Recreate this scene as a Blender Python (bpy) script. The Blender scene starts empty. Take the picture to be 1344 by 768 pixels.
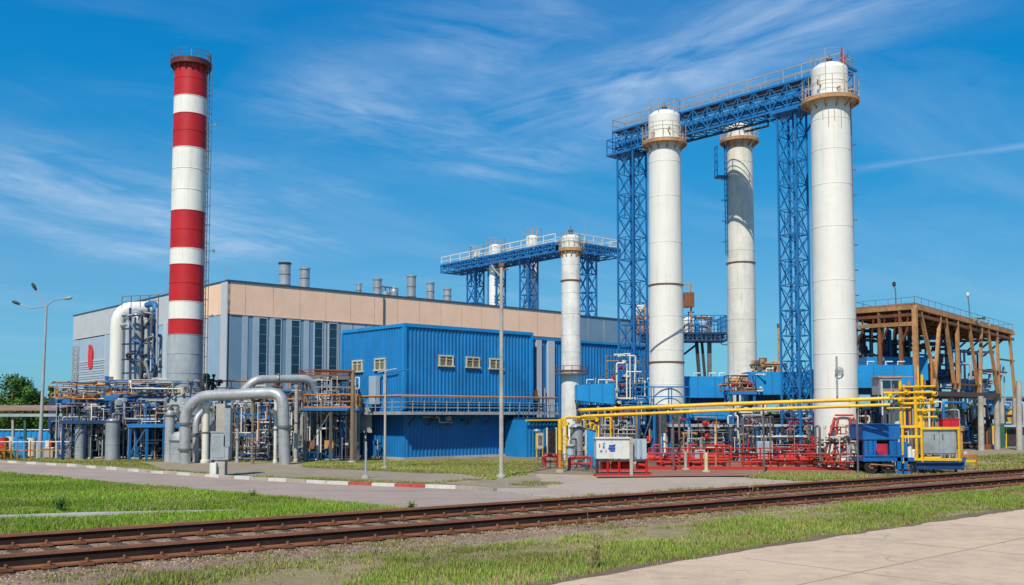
import bpy, math, random
from mathutils import Vector, noise
random.seed(7)
R = math.radians
scn = bpy.context.scene
COL = scn.collection
# ------------------------------------------------------------------ camera model
F = 1300.0; CX = 672.0; PITCH = R(3.5); EYE = 2.6; CY = 545 - F*math.tan(PITCH)
CP, SP = math.cos(PITCH), math.sin(PITCH)
def Zp(py, Y):
    k = -(py-CY)/F
    return EYE + Y*(k*CP+SP)/(CP-k*SP)
def Xp(px, Y, z=0.0): return (px-CX)/F*(Y*CP+(z-EYE)*SP)
def Dp(py):
    k = -(py-CY)/F
    return -EYE*(CP-k*SP)/(k*CP+SP)
def W(px, py, Y):
    z = Zp(py, Y); return Vector((Xp(px, Y, z), Y, z))
def G(px, py, z=0.0):
    Y = Dp(py); return Vector((Xp(px, Y), Y, z))
def B(px, Y, z=0.0): return Vector((Xp(px, Y, z), Y, z))
U = Vector((.75, .661, 0)).normalized(); V = Vector((-U.y, U.x, 0)); Z = Vector((0, 0, 1))
cam = bpy.data.cameras.new('camera'); co = bpy.data.objects.new('camera', cam); COL.objects.link(co)
co.location = (0, 0, EYE); co.rotation_euler = (R(90)+PITCH, 0, 0)
cam.sensor_width = 36; cam.lens = 36*F/1344; cam.shift_y = (CY-384)/1344; cam.clip_end = 6000; cam.clip_start = .1
scn.camera = co
scn.view_settings.view_transform = 'Standard'; scn.view_settings.look = 'None'; scn.view_settings.exposure = 0

# ------------------------------------------------------------------ materials
MATS = {}
class NT:
    def __init__(s, tree): s.t = tree
    def n(s, typ, ins=None, **kw):
        o = s.t.nodes.new(typ)
        for k, v in kw.items(): setattr(o, k, v)
        for k, v in (ins or {}).items():
            if hasattr(v, 'node'): s.t.links.new(v, o.inputs[k])
            else: o.inputs[k].default_value = v
        return o
    def math(s, op, a, b=0.0, c=None, clamp=False):
        ins = {0: a, 1: b}
        if c is not None: ins[2] = c
        return s.n('ShaderNodeMath', ins, operation=op, use_clamp=clamp).outputs[0]
    def mix(s, f, a, b, mode='MIX'):
        o = s.n('ShaderNodeMix', data_type='RGBA', blend_type=mode)
        for i, v in ((0, f), (6, a), (7, b)):
            if hasattr(v, 'node'): s.t.links.new(v, o.inputs[i])
            else: o.inputs[i].default_value = v
        return o.outputs[2]
    def noise(s, vec, scale, detail=4, rough=.55, dist=0):
        return s.n('ShaderNodeTexNoise', {'Vector': vec, 'Scale': scale, 'Detail': detail, 'Roughness': rough, 'Distortion': dist}).outputs[0]
    def map(s, v, a, b, c=0.0, d=1.0):
        return s.n('ShaderNodeMapRange', {0: v, 1: a, 2: b, 3: c, 4: d}).outputs[0]
def C4(c): return (c[0], c[1], c[2], 1)
def newmat(name):
    m = bpy.data.materials.new(name); m.use_nodes = True
    t = m.node_tree; b = t.nodes['Principled BSDF']; return m, NT(t), b
def scaled(nt, vec, s):
    return nt.n('ShaderNodeVectorMath', {0: vec, 1: s}, operation='MULTIPLY').outputs[0]
def M(name, col, rough=.55, metal=0.0, var=.18, dirt=.25, dirtcol=(.12, .08, .05), streak=.0, rust=0.0, bump=.0, spec=.4, sc=1.0):
    if name in MATS: return MATS[name]
    m, nt, b = newmat(name)
    pos = nt.n('ShaderNodeNewGeometry').outputs['Position']
    n1 = nt.noise(pos, .7*sc, 5); n2 = nt.noise(pos, 9*sc, 4)
    v1 = nt.map(n1, .3, .7, 1-var, 1+var*.6)
    v2 = nt.map(n2, .3, .7, 1-var*.5, 1+var*.3)
    v = nt.math('MULTIPLY', v1, v2)
    c = nt.mix(1.0, C4(col), nt.n('ShaderNodeCombineXYZ', {0: v, 1: v, 2: v}).outputs[0], 'MULTIPLY')
    if dirt:
        d = nt.map(nt.noise(pos, 2.3*sc, 6, .65), .48, .75, 0, dirt); c = nt.mix(d, c, C4(dirtcol))
    if streak:
        st = nt.map(nt.noise(scaled(nt, pos, (6, 6, .35)), 1.0, 5, .6), .52, .75, 0, streak)
        c = nt.mix(st, c, C4((.16, .10, .06)))
    if rust:
        ru = nt.map(nt.noise(pos, 4.5*sc, 6, .7), .56-.12*rust, .62, 0, min(1, rust*1.6)); c = nt.mix(ru, c, C4((.20, .075, .03)))
    nt.t.links.new(c, b.inputs['Base Color'])
    b.inputs['Roughness'].default_value = rough; b.inputs['Metallic'].default_value = metal
    b.inputs['Specular IOR Level'].default_value = spec
    if bump:
        bp = nt.n('ShaderNodeBump', {'Height': n2, 'Strength': bump, 'Distance': .03})
        nt.t.links.new(bp.outputs[0], b.inputs['Normal'])
    MATS[name] = m; return m
WHITE = M('white_paint', (.77, .745, .68), .5, var=.04, streak=.16, dirt=.10, dirtcol=(.35, .3, .22))
OLDWHITE = M('weathered_white_paint', (.72, .69, .61), .5, var=.12, streak=.35, dirt=.22, dirtcol=(.25, .2, .15))
RED = M('red_paint', (.52, .022, .016), .5, dirt=.2, streak=.15)
REDF = M('red_railing_paint', (.50, .03, .02), .5, dirt=.3, rust=.15)
BLUE = M('blue_sheet', (.010, .20, .50), .45, dirt=.22, dirtcol=(.05, .16, .30), streak=.10, var=.2)
BLUEL = M('blue_trim', (.012, .26, .60), .45, dirt=.12)
BLUED = M('blue_steel', (.010, .17, .44), .5, dirt=.25, rust=.12)
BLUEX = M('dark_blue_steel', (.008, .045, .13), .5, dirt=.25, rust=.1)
YEL = M('yellow_paint', (.86, .50, .02), .42, dirt=.22, rust=.1)
ORA = M('orange_rail_paint', (.55, .2, .03), .5, dirt=.3, rust=.35)
GREY = M('grey_paint', (.36, .38, .40), .5, dirt=.25, streak=.2)
GALV = M('galvanised', (.40, .43, .45), .42, metal=.35, dirt=.3, streak=.25)
INSUL = M('insulation_cladding', (.46, .47, .47), .42, metal=.3, dirt=.35, streak=.3)
STEEL = M('dull_steel', (.20, .20, .20), .5, metal=.4, dirt=.35, rust=.35)
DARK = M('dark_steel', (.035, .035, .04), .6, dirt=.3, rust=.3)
RUST = M('rusty_steel', (.22, .085, .04), .8, var=.35, dirt=.3)
RUSTL = M('rust_tan_steel', (.56, .28, .11), .75, var=.35, dirt=.35, rust=.3)
CONC = M('concrete_post', (.42, .39, .34), .85, var=.25, dirt=.3, bump=.3)
WOOD = M('brown_post', (.26, .17, .10), .85, var=.3, bump=.3)
BEIGE = M('beige_panel', (.93, .61, .43), .6, var=.06, dirt=.06, streak=.06)
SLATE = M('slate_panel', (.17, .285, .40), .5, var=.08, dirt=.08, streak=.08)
LSLATE = M('pale_slate_panel', (.36, .46, .55), .5, var=.08, dirt=.08, streak=.1)
LGREY = M('light_grey_panel', (.50, .53, .55), .55, var=.06, dirt=.08, streak=.1)
DGLASS = M('dark_blue_glazing', (.012, .05, .085), .2, dirt=.1, spec=.5)
PANE = M('dusty_window_pane', (.16, .15, .11), .25, dirt=.5, dirtcol=(.4, .34, .2), sc=2)
WFRAME = M('cream_window_frame', (.62, .56, .40), .6, dirt=.25)
JOINT = M('panel_joint', (.16, .14, .13), .7, dirt=.1)
TRIM = M('roof_trim_blue', (.02, .09, .17), .5)
GREEN = M('green_equipment', (.03, .12, .08), .5, dirt=.3)
SILV = M('silver_sheet', (.50, .52, .52), .35, metal=.5, dirt=.35, streak=.35)
MAGE = M('magenta_red', (.45, .02, .06), .5)
ROOFB = M('brown_roof_sheet', (.34, .20, .14), .8, dirt=.3)
BLACK = M('black_rubber', (.015, .015, .015), .8)

# ------------------------------------------------------------------ mesh builder
class MB:
    def __init__(s): s.v = []; s.f = []; s.m = []; s.s = []
    def add(s, vs, fs, m=0, sm=False):
        o = len(s.v); s.v += [Vector(v) for v in vs]
        for f in fs: s.f.append([i+o for i in f]); s.m.append(m); s.s.append(sm)
    def box(s, c, d, ax=None, m=0):
        c = Vector(c); a = Vector(ax).normalized() if ax is not None else Vector((1, 0, 0)); b = Vector((-a.y, a.x, 0))
        vs = [c+a*(sx*d[0]/2)+b*(sy*d[1]/2)+Z*(sz*d[2]/2) for sx in (-1, 1) for sy in (-1, 1) for sz in (-1, 1)]
        s.add(vs, [(0, 1, 3, 2), (4, 6, 7, 5), (0, 4, 5, 1), (2, 3, 7, 6), (0, 2, 6, 4), (1, 5, 7, 3)], m)
    def bar(s, p, q, w, h=None, m=0):
        p = Vector(p); q = Vector(q); h = h or w; d = (q-p)
        if d.length < 1e-5: return
        d.normalize(); a = d.cross(Z)
        if a.length < 1e-3: a = Vector(U)
        a.normalize(); b = a.cross(d)
        vs = [e+a*(i*w/2)+b*(j*h/2) for e in (p, q) for i, j in ((-1, -1), (1, -1), (1, 1), (-1, 1))]
        s.add(vs, [(0, 1, 2, 3), (7, 6, 5, 4), (0, 4, 5, 1), (1, 5, 6, 2), (2, 6, 7, 3), (3, 7, 4, 0)], m)
    def tube(s, path, r, n=8, m=0, bend=0.0, r2=None):
        P = [Vector(p) for p in path]
        if bend and len(P) > 2:
            Q = [P[0]]
            for i in range(1, len(P)-1):
                a = (P[i-1]-P[i]); b = (P[i+1]-P[i]); k = min(bend, a.length*.49, b.length*.49)
                a = P[i]+a.normalized()*k; b = P[i]+b.normalized()*k
                for j in range(7):
                    t = j/6; Q.append(a*(1-t)**2+P[i]*(2*t*(1-t))+b*t*t)
            Q.append(P[-1]); P = Q
        rings = []; prev = None
        for i, p in enumerate(P):
            d = (P[min(i+1, len(P)-1)]-P[max(i-1, 0)])
            if d.length < 1e-6: d = Vector((0, 0, 1))
            d.normalize()
            if prev is None:
                a = d.cross(Z)
                if a.length < .05: a = Vector((1, 0, 0)).cross(d)
            else: a = prev-d*prev.dot(d)
            a.normalize(); prev = a; b = d.cross(a)
            rr = r if r2 is None else r+(r2-r)*i/(len(P)-1)
            rings.append([p+(a*math.cos(2*math.pi*k/n)+b*math.sin(2*math.pi*k/n))*rr for k in range(n)])
        vs = [v for g in rings for v in g]; fs = []
        for i in range(len(P)-1):
            for k in range(n): fs.append((i*n+k, i*n+(k+1) % n, (i+1)*n+(k+1) % n, (i+1)*n+k))
        s.add(vs, fs, m, True)
        s.add(rings[0], [tuple(range(n))[::-1]], m); s.add(rings[-1], [tuple(range(n))], m)
    def lathe(s, c, prof, n=24, m=0, mats=None, axis=None):
        c = Vector(c); A = Vector(axis).normalized() if axis is not None else Z
        a = Vector((1, 0, 0)) if axis is None else A.cross(Z).normalized(); b = A.cross(a)
        for i in range(len(prof)-1):
            vs = []
            for r, z in (prof[i], prof[i+1]):
                vs += [c+A*z+(a*math.cos(2*math.pi*k/n)+b*math.sin(2*math.pi*k/n))*max(r, .0005) for k in range(n)]
            s.add(vs, [(k, (k+1) % n, n+(k+1) % n, n+k) for k in range(n)], mats[i] if mats else m, abs(prof[i][0]-prof[i+1][0]) < abs(prof[i][1]-prof[i+1][1])*3+1e-6)
    def ring(s, c, R1, w, h, n=28, m=0):   # flat annulus deck
        s.lathe(c, [(R1-w, 0), (R1, 0), (R1, h), (R1-w, h), (R1-w, 0)], n, m)
    def hoop(s, c, R1, r, n=24, m=0, axis=None, a0=0, a1=360):
        c = Vector(c); A = Vector(axis or (0, 0, 1)).normalized(); a = A.cross(Vector((.3, .9, .2))).normalized(); b = A.cross(a)
        if axis is None: a = Vector((1, 0, 0)); b = Vector((0, 1, 0))
        s.tube([c+(a*math.cos(R(a0+(a1-a0)*k/n))+b*math.sin(R(a0+(a1-a0)*k/n)))*R1 for k in range(n+1)], r, 4, m)
    def prism(s, poly, z0, z1, m=0):
        n = len(poly); vs = [Vector((p[0], p[1], z0)) for p in poly]+[Vector((p[0], p[1], z1)) for p in poly]
        s.add(vs, [tuple(range(n))[::-1], tuple(range(n, 2*n))]+[(i, (i+1) % n, n+(i+1) % n, n+i) for i in range(n)], m)
    def rail(s, pts, h=1.0, step=1.2, r=.022, mid=(.5,), m=0, toe=0.0):
        pts = [Vector(p) for p in pts]
        for p, q in zip(pts, pts[1:]):
            L = (q-p).length; k = max(1, round(L/step))
            for i in range(k+1): a = p.lerp(q, i/k); s.bar(a, a+Z*h, r*2, m=m)
            s.bar(p+Z*h, q+Z*h, r*2.4, m=m)
            for t in mid: s.bar(p+Z*h*t, q+Z*h*t, r*1.8, m=m)
            if toe: s.bar(p+Z*toe/2, q+Z*toe/2, .02, toe, m)
    def railring(s, c, R1, h=1.0, k=12, r=.02, m=0, a0=0, a1=360, mid=(.5,)):
        c = Vector(c)
        pt = lambda t: c+Vector((math.cos(R(t)), math.sin(R(t)), 0))*R1
        for i in range(k+1):
            p = pt(a0+(a1-a0)*i/k); s.bar(p, p+Z*h, r*2, m=m)
        for t in (1,)+tuple(mid): s.tube([pt(a0+(a1-a0)*i/24)+Z*h*t for i in range(25)], r, 4, m)
    def ladder(s, p, h, ax, w=.4, cage=True, m=0, out=None):
        p = Vector(p); ax = Vector(ax).normalized()
        for q in (-w/2, w/2): s.bar(p+ax*q, p+ax*q+Z*h, .04, m=m)
        for i in range(int(h/.35)): s.bar(p-ax*w/2+Z*(i*.35+.2), p+ax*w/2+Z*(i*.35+.2), .025, m=m)
        if cage and out is not None:
            out = Vector(out).normalized(); k = int((h-2)/1.1)
            arc = [p+ax*(math.cos(a)*.36)+out*(math.sin(a)*.62) for a in [math.pi*j/6 for j in range(7)]]
            for i in range(k): s.tube([a+Z*(2.2+i*1.1) for a in arc], .015, 4, m)
            for a in (arc[1], arc[3], arc[5]): s.bar(a+Z*2.2, a+Z*(2.2+max(0, k-1)*1.1), .02, m=m)
    def build(s, name, mats, parent=None, origin=None):
        if not isinstance(mats, (list, tuple)): mats = [mats]
        o0 = Vector(parent['_o']) if parent is not None else (Vector(origin) if origin is not None else Vector((0, 0, 0)))
        me = bpy.data.meshes.new(name)
        me.from_pydata([tuple(v-o0) for v in s.v], [], s.f)
        for mm in mats: me.materials.append(mm)
        me.polygons.foreach_set('material_index', s.m); me.polygons.foreach_set('use_smooth', s.s)
        me.update()
        o = bpy.data.objects.new(name, me); COL.objects.link(o)
        if parent is not None: o.parent = parent; o['_o'] = [0, 0, 0]; o['_o'] = list(o0)
        else: o.location = o0; o['_o'] = list(o0)
        return o
def tag(o, label, cat, group=None, kind=None):
    if label: o['label'] = label
    if cat: o['category'] = cat
    if group: o['group'] = group
    if kind: o['kind'] = kind
    return o
def thing(name, label, cat, loc, group=None):
    o = bpy.data.objects.new(name, None); COL.objects.link(o); o.empty_display_size = .3
    o.location = Vector(loc); o['_o'] = list(Vector(loc)); return tag(o, label, cat, group)
def part(name, mats, parent, fn):
    mb = MB(); fn(mb); return mb.build(name, mats, parent)
def struct(name, mb, mats): return tag(mb.build(name, mats), None, None, None, 'structure')
rnd = random.uniform

# ------------------------------------------------------------------ world
SUNAZ = Vector((-.30, -.954)); SUNEL = R(47)
w = bpy.data.worlds.new('World'); scn.world = w; w.use_nodes = True
wt = NT(w.node_tree); bg = w.node_tree.nodes['Background']
sky = wt.n('ShaderNodeTexSky', sky_type='NISHITA', sun_disc=False, sun_elevation=SUNEL, sun_rotation=math.atan2(SUNAZ.x, SUNAZ.y), air_density=1.0, dust_density=.6, ozone_density=3.0)
tc = wt.n('ShaderNodeTexCoord').outputs['Generated']
sep = wt.n('ShaderNodeSeparateXYZ', {0: tc}).outputs
zc = wt.math('MAXIMUM', sep[2], 0.0)
den = wt.math('ADD', zc, .12)
px_ = wt.math('DIVIDE', sep[0], den); py_ = wt.math('DIVIDE', sep[1], den)
def pc(px, py):
    x = (px-CX)/F; y = -(py-CY)/F; d = Vector((x, CP-y*SP, SP+y*CP)).normalized()
    k = max(d.z, 0)+.12; return d.x/k, d.y/k
pv = wt.n('ShaderNodeCombineXYZ', {0: px_, 1: py_, 2: 0.0}).outputs[0]
def linemask(a, b, wid, soft=1.0, ends=True):
    (ax, ay), (bx, by) = pc(*a), pc(*b)
    L = math.hypot(bx-ax, by-ay); dx, dy = (bx-ax)/L, (by-ay)/L
    X = wt.math('SUBTRACT', px_, ax); Y = wt.math('SUBTRACT', py_, ay)
    al = wt.math('ADD', wt.math('MULTIPLY', X, dx), wt.math('MULTIPLY', Y, dy))
    ac = wt.math('ABSOLUTE', wt.math('SUBTRACT', wt.math('MULTIPLY', X, dy), wt.math('MULTIPLY', Y, dx)))
    wob = wt.math('MULTIPLY', wt.math('SUBTRACT', wt.noise(pv, 1.6, 5), .5), wid*1.6)
    ac = wt.math('ABSOLUTE', wt.math('ADD', ac, wob))
    m = wt.map(ac, 0, wid, 1, 0); m = wt.math('MULTIPLY', m, m)
    e = wt.math('MULTIPLY', wt.map(al, -.15*L, .25*L), wt.map(al, L*1.2, L*.9))
    return wt.math('MULTIPLY', m, e), (dx, dy)
def streaks(dirv, sx, sy, det=7, off=0):
    dx, dy = dirv
    al = wt.math('ADD', wt.math('MULTIPLY', px_, dx*sx), wt.math('MULTIPLY', py_, dy*sx))
    ac = wt.math('SUBTRACT', wt.math('MULTIPLY', px_, dy*sy), wt.math('MULTIPLY', py_, dx*sy))
    return wt.noise(wt.n('ShaderNodeCombineXYZ', {0: al, 1: ac, 2: float(off)}).outputs[0], 1.0, det, .6, 1.1)
m1, d1 = linemask((600, 190), (1190, -10), .42)
m2, _ = linemask((1110, 224), (1400, 184), .07)
m3, d3 = linemask((360, 120), (760, 210), .55)
m4, d4 = linemask((-160, 190), (380, 330), 1.0)
m5, d5 = linemask((560, 160), (760, -20), .5)
s1 = wt.map(wt.math('ADD', wt.math('MULTIPLY', streaks(d1, 1.3, 4.4), .75), wt.math('MULTIPLY', streaks(d1, 5.5, 11, off=5), .25)), .36, .68); s4 = wt.map(wt.math('ADD', wt.math('MULTIPLY', streaks(d4, 1.1, 3.2, off=3), .7), wt.math('MULTIPLY', streaks(d4, 4.5, 8, off=9), .3)), .40, .72)
s3 = wt.map(wt.math('ADD', wt.math('MULTIPLY', streaks(d3, 1.4, 3.8, off=7), .7), wt.math('MULTIPLY', streaks(d3, 6, 10, off=2), .3)), .38, .70)
base = wt.math('MULTIPLY', wt.map(streaks(d3, .5, 1.6, off=11), .46, .80), .45)
cl = wt.math('MULTIPLY', m1, wt.math('ADD', s1, .12))
cl = wt.math('MAXIMUM', cl, wt.math('MULTIPLY', wt.math('MULTIPLY', m2, .42), wt.math('ADD', s1, .5)))
cl = wt.math('MAXIMUM', cl, wt.math('MULTIPLY', wt.math('MULTIPLY', m3, wt.math('ADD', s3, .1)), 1.0))
cl = wt.math('MAXIMUM', cl, wt.math('MULTIPLY', wt.math('MULTIPLY', m5, s3), .7))
cl = wt.math('MAXIMUM', cl, wt.math('MULTIPLY', wt.math('MULTIPLY', m4, wt.math('ADD', s4, .15)), 1.1))
cl = wt.math('MAXIMUM', cl, wt.math('MULTIPLY', base, .6))
cl = wt.math('MULTIPLY', cl, wt.map(sep[2], .01, .12, .25, .85))
hs = wt.n('ShaderNodeHueSaturation', {'Saturation': 1.35, 'Value': 1.12, 'Color': sky.outputs[0]}).outputs[0]
hs = wt.mix(1.0, hs, (.10, 1.16, 1.22, 1), 'MULTIPLY')
rmp = wt.n('ShaderNodeValToRGB', {0: sep[2]}); cr_ = rmp.color_ramp
for k_, (p_, c_) in enumerate(((0.0, (2.3, 3.7, 5.7)), (.12, (1.4, 3.15, 5.55)), (.22, (.35, 2.5, 5.35)), (.30, (.06, 2.1, 5.2)), (.42, (.02, 1.65, 4.8)))):
    e_ = cr_.elements[k_] if k_ < 2 else cr_.elements.new(p_)
    e_.position = p_; e_.color = (c_[0]/8, c_[1]/8, c_[2]/8, 1)
rc2 = wt.mix(1.0, rmp.outputs[0], (8, 8, 8, 1), 'MULTIPLY')
hs = wt.mix(.78, hs, rc2)
cl = wt.math('MULTIPLY', cl, .70)
c = wt.mix(cl, hs, (5.4, 6.6, 8.3, 1))
w.node_tree.links.new(c, bg.inputs[0]); bg.inputs[1].default_value = .112
sl = bpy.data.lights.new('sun', 'SUN'); so = bpy.data.objects.new('sun', sl); COL.objects.link(so)
sl.energy = 4.7; sl.angle = R(.5); sl.color = (1, .93, .80)
sd = Vector((SUNAZ.x*math.cos(SUNEL), SUNAZ.y*math.cos(SUNEL), math.sin(SUNEL))).normalized()
so.rotation_euler = sd.to_track_quat('Z', 'Y').to_euler(); so.location = sd*200

# ------------------------------------------------------------------ ground
def groundmat(name, cols, scales=(.15, 1.2, 18), rough=.95, bump=.5, cracks=0, thr=(.35, .65), bd=.04):
    m, nt, b = newmat(name); pos = nt.n('ShaderNodeNewGeometry').outputs['Position']
    a = nt.map(nt.noise(pos, scales[0], 6, .6), *thr); bb = nt.map(nt.noise(pos, scales[1], 7, .65), *thr)
    f = nt.noise(pos, scales[2], 5, .7)
    c = nt.mix(a, C4(cols[0]), C4(cols[1])); c = nt.mix(nt.math('MULTIPLY', bb, .6), c, C4(cols[2]))
    fv = nt.map(f, .3, .7, .72, 1.25); c = nt.mix(1.0, c, nt.n('ShaderNodeCombineXYZ', {0: fv, 1: fv, 2: fv}).outputs[0], 'MULTIPLY')
    if name == 'concrete_apron':
        st = nt.map(nt.noise(scaled(nt, pos, (.25, 1.3, 1)), 1.0, 6, .65, .8), .56, .68, 0, .45); c = nt.mix(st, c, (.66, .50, .30, 1))
        st = nt.map(nt.noise(pos, 3.5, 6, .7, .5), .60, .70, 0, .5); c = nt.mix(st, c, (.22, .17, .13, 1))
    if name == 'worn_asphalt':
        st = nt.map(nt.noise(scaled(nt, pos, (.12, 1.6, 1)), 1.0, 6, .65, .5), .52, .66, 0, .4); c = nt.mix(st, c, (.17, .145, .13, 1))
    if cracks:
        vo = nt.n('ShaderNodeTexVoronoi', {'Vector': nt.n('ShaderNodeVectorMath', {0: pos, 1: scaled(nt, nt.n('ShaderNodeTexNoise', {'Vector': pos, 'Scale': .8}).outputs[1], (1.6, 1.6, 0))}, operation='ADD').outputs[0], 'Scale': cracks}, feature='DISTANCE_TO_EDGE').outputs[0]
        cr = nt.math('MULTIPLY', nt.map(vo, 0, .006, .45, 0), nt.map(nt.noise(pos, .6, 3), .5, .62))
        c = nt.mix(cr, c, C4((.06, .055, .045)))
    nt.t.links.new(c, b.inputs['Base Color']); b.inputs['Roughness'].default_value = rough; b.inputs['Specular IOR Level'].default_value = .2
    bp = nt.n('ShaderNodeBump', {'Height': f, 'Strength': bump, 'Distance': bd}); nt.t.links.new(bp.outputs[0], b.inputs['Normal'])
    return m
GR = groundmat('dry_ground', ((.26, .19, .12), (.17, .15, .07), (.34, .25, .17)), (.12, .9, 14))
ASPH = groundmat('worn_asphalt', ((.38, .285, .23), (.43, .33, .27), (.31, .24, .20)), (.08, .7, 40), cracks=.16, bump=.25)
YARD = groundmat('yard_paving', ((.44, .345, .27), (.35, .275, .22), (.50, .39, .30)), (.12, .9, 30), cracks=.2, bump=.3)
APR = groundmat('concrete_apron', ((.62, .455, .33), (.50, .37, .27), (.70, .50, .33)), (.35, 2.2, 60), cracks=.10, bump=.35, thr=(.4, .6))
BAL = groundmat('ballast_gravel', ((.36, .26, .185), (.24, .155, .10), (.44, .33, .24)), (.5, 3, 30), bump=1.0)
SOIL = groundmat('grassy_soil', ((.22, .20, .08), (.34, .25, .15), (.42, .30, .19)), (.3, 1.6, 20), bump=.8)
GRAV = groundmat('grey_gravel', ((.33, .26, .19), (.22, .19, .12), (.40, .31, .23)), (.2, 1.4, 22), bump=.6)
REDG = groundmat('red_painted_slab', ((.30, .17, .12), (.30, .08, .05), (.26, .20, .15)), (.5, 2, 20), bump=.3)
def sheet(name, pts, z, m, jag=0, step=.6):
    P = [Vector((p[0], p[1], z)) for p in pts]
    if jag:
        Q = []
        for i, p in enumerate(P):
            q = P[(i+1) % len(P)]; L = (q-p).length; k = max(1, int(L/step)) if L < 400 else 1
            n = Vector((-(q-p).y, (q-p).x, 0)).normalized()
            for j in range(k):
                a = p.lerp(q, j/k); Q.append(a+n*(noise.noise(a*.9)*jag+noise.noise(a*3.1)*jag*.5))
        P = Q
    mb = MB(); mb.add(P, [tuple(range(len(P)))])
    o = struct(name, mb, m)
    return o
mb = MB(); mb.add([(-3000, -200, 0), (3000, -200, 0), (3000, 5000, 0), (-3000, 5000, 0)], [(0, 1, 2, 3)]); struct('ground', mb, GR)
# track frame
TU = Vector(((2400-672)/1300, 1, 0)).normalized(); TN = Vector((-TU.y, TU.x, 0))
T0 = G(0, 753); gauge = (G(0, 723)-T0).dot(TN)
tpos = lambda a, b: T0+TU*a+TN*b
kerb_px = [(-60, 603), (0, 607), (90, 612), (200, 621), (330, 630), (430, 635.5), (520, 639), (600, 642), (650, 646), (700, 651), (760, 653)]
kerbG = [G(*p) for p in kerb_px]
near_px = [(-60, 619), (0, 622), (150, 635), (300, 649), (420, 660), (548, 670), (600, 700)]
sheet('road', [tuple(p) for p in kerbG]+[tuple(G(1000, 650)), tuple(G(900, 665)), tuple(tpos(16, gauge+.3)), tuple(tpos(12.2, gauge+.25))]+[tuple(G(*p)) for p in near_px[:-1]][::-1], .008, ASPH)
sheet('yard', [tuple(G(*p)) for p in ((600, 638), (690, 622), (790, 624), (1000, 627), (1140, 629), (1180, 627))]+[tuple(tpos(34, gauge+.5)), tuple(tpos(11.5, gauge+.32)), tuple(G(548, 671)), tuple(G(470, 660)), tuple(G(600, 652))], .004, YARD, jag=.12)
sheet('pavement', [tuple(G(*p)) for p in ((170, 606), (400, 606.5), (398, 614), (560, 622), (700, 621), (720, 640), (650, 641), (560, 633), (430, 628), (330, 625), (200, 615))], .010, GRAV, jag=.2)
sheet('apron', [tuple(G(*p)) for p in ((640, 790), (710, 769), (900, 735), (1100, 704), (1344, 668), (1420, 658), (2100, 700), (1500, 1500), (900, 1500), (660, 1000))], .030, APR, jag=.08)
sheet('gravel', [tuple(tpos(-14, -2.6)), tuple(tpos(60, -1.7)), tuple(tpos(90, -1.5)), tuple(tpos(90, gauge+1.0)), tuple(tpos(35, gauge+.75)), tuple(tpos(-14, gauge+.5))], .016, BAL, jag=.25)
sheet('path', [tuple(G(*p)) for p in ((-60, 679), (0, 677), (120, 673), (310, 669.5), (312, 672), (130, 678), (0, 683), (-60, 686))], .022, CONC, jag=.06)
sheet('red_slab', [tuple(G(*p)) for p in ((783, 628), (900, 626.5), (1130, 625), (1140, 596), (800, 596))], .05, REDG)
sheet('gravel', [tuple(G(*p)) for p in ((1230, 592), (1500, 588), (1500, 606), (1262, 612))], .006, GRAV, jag=.3)
sheet('yard', [tuple(G(*p)) for p in ((-60, 597), (720, 601), (800, 578), (-60, 575))], .005, GRAV, jag=.3)
sheet('soil', [tuple(G(*p)) for p in ((640, 783), (705, 766), (900, 732), (1100, 701), (1344, 665.5), (1400, 659), (1400, 661), (1344, 670), (1100, 706), (900, 737.5), (712, 772), (650, 790))], .034, groundmat('brown_soil', ((.20, .14, .09), (.28, .20, .13), (.14, .11, .06)), (.6, 3, 30), bump=.8), jag=.14, step=.25)
JM = M('slab_joint', (.36, .28, .20), .95, dirt=.3)
jmb = MB(); e0_, e1_ = G(740, 766), G(1344, 669); ed = (e1_-e0_).normalized(); en = Vector((ed.y, -ed.x, 0))
for k in (2.6,):
    jmb.bar(e0_+en*k-ed*6+Z*.031, e1_+en*k+ed*12+Z*.031, .035, .006)
for k in range(-1, 9):
    a_ = e0_+ed*(k*4.2); jmb.bar(a_+en*.35+Z*.0315, a_+en*14+Z*.0315, .03, .006)
struct('pavement_joints', jmb, JM)
# kerb
KR = M('kerb_red_paint', (.45, .05, .04), .8, dirt=.4, dirtcol=(.35, .3, .25)); KW = M('kerb_white_paint', (.62, .58, .52), .8, dirt=.4, dirtcol=(.3, .25, .2)); KC = M('kerb_bare_concrete', (.40, .35, .29), .9, dirt=.3)
mb = MB(); acc = 0; cnt = 0
segs = []
for p, q in zip(kerbG, kerbG[1:]):
    L = (q-p).length; k = max(1, round(L/1.05)); segs += [(p.lerp(q, i/k), p.lerp(q, (i+1)/k)) for i in range(k)]
for i, (p, q) in enumerate(segs):
    pxm = CX+F*((p+q)/2).x/((p+q)/2).y
    mm = 2 if pxm > 592 else (0 if i % 2 and pxm > 425 else (1 if i % 2 or pxm > 400 else 2))
    d = (q-p).normalized(); h = .13+rnd(-.015, .01) if pxm < 640 else .05
    mb.bar(p+Z*(h/2)+d*.012, q+Z*(h/2)-d*.012, .2, h, mm)
struct('kerb', mb, [KR, KW, KC])

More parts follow.
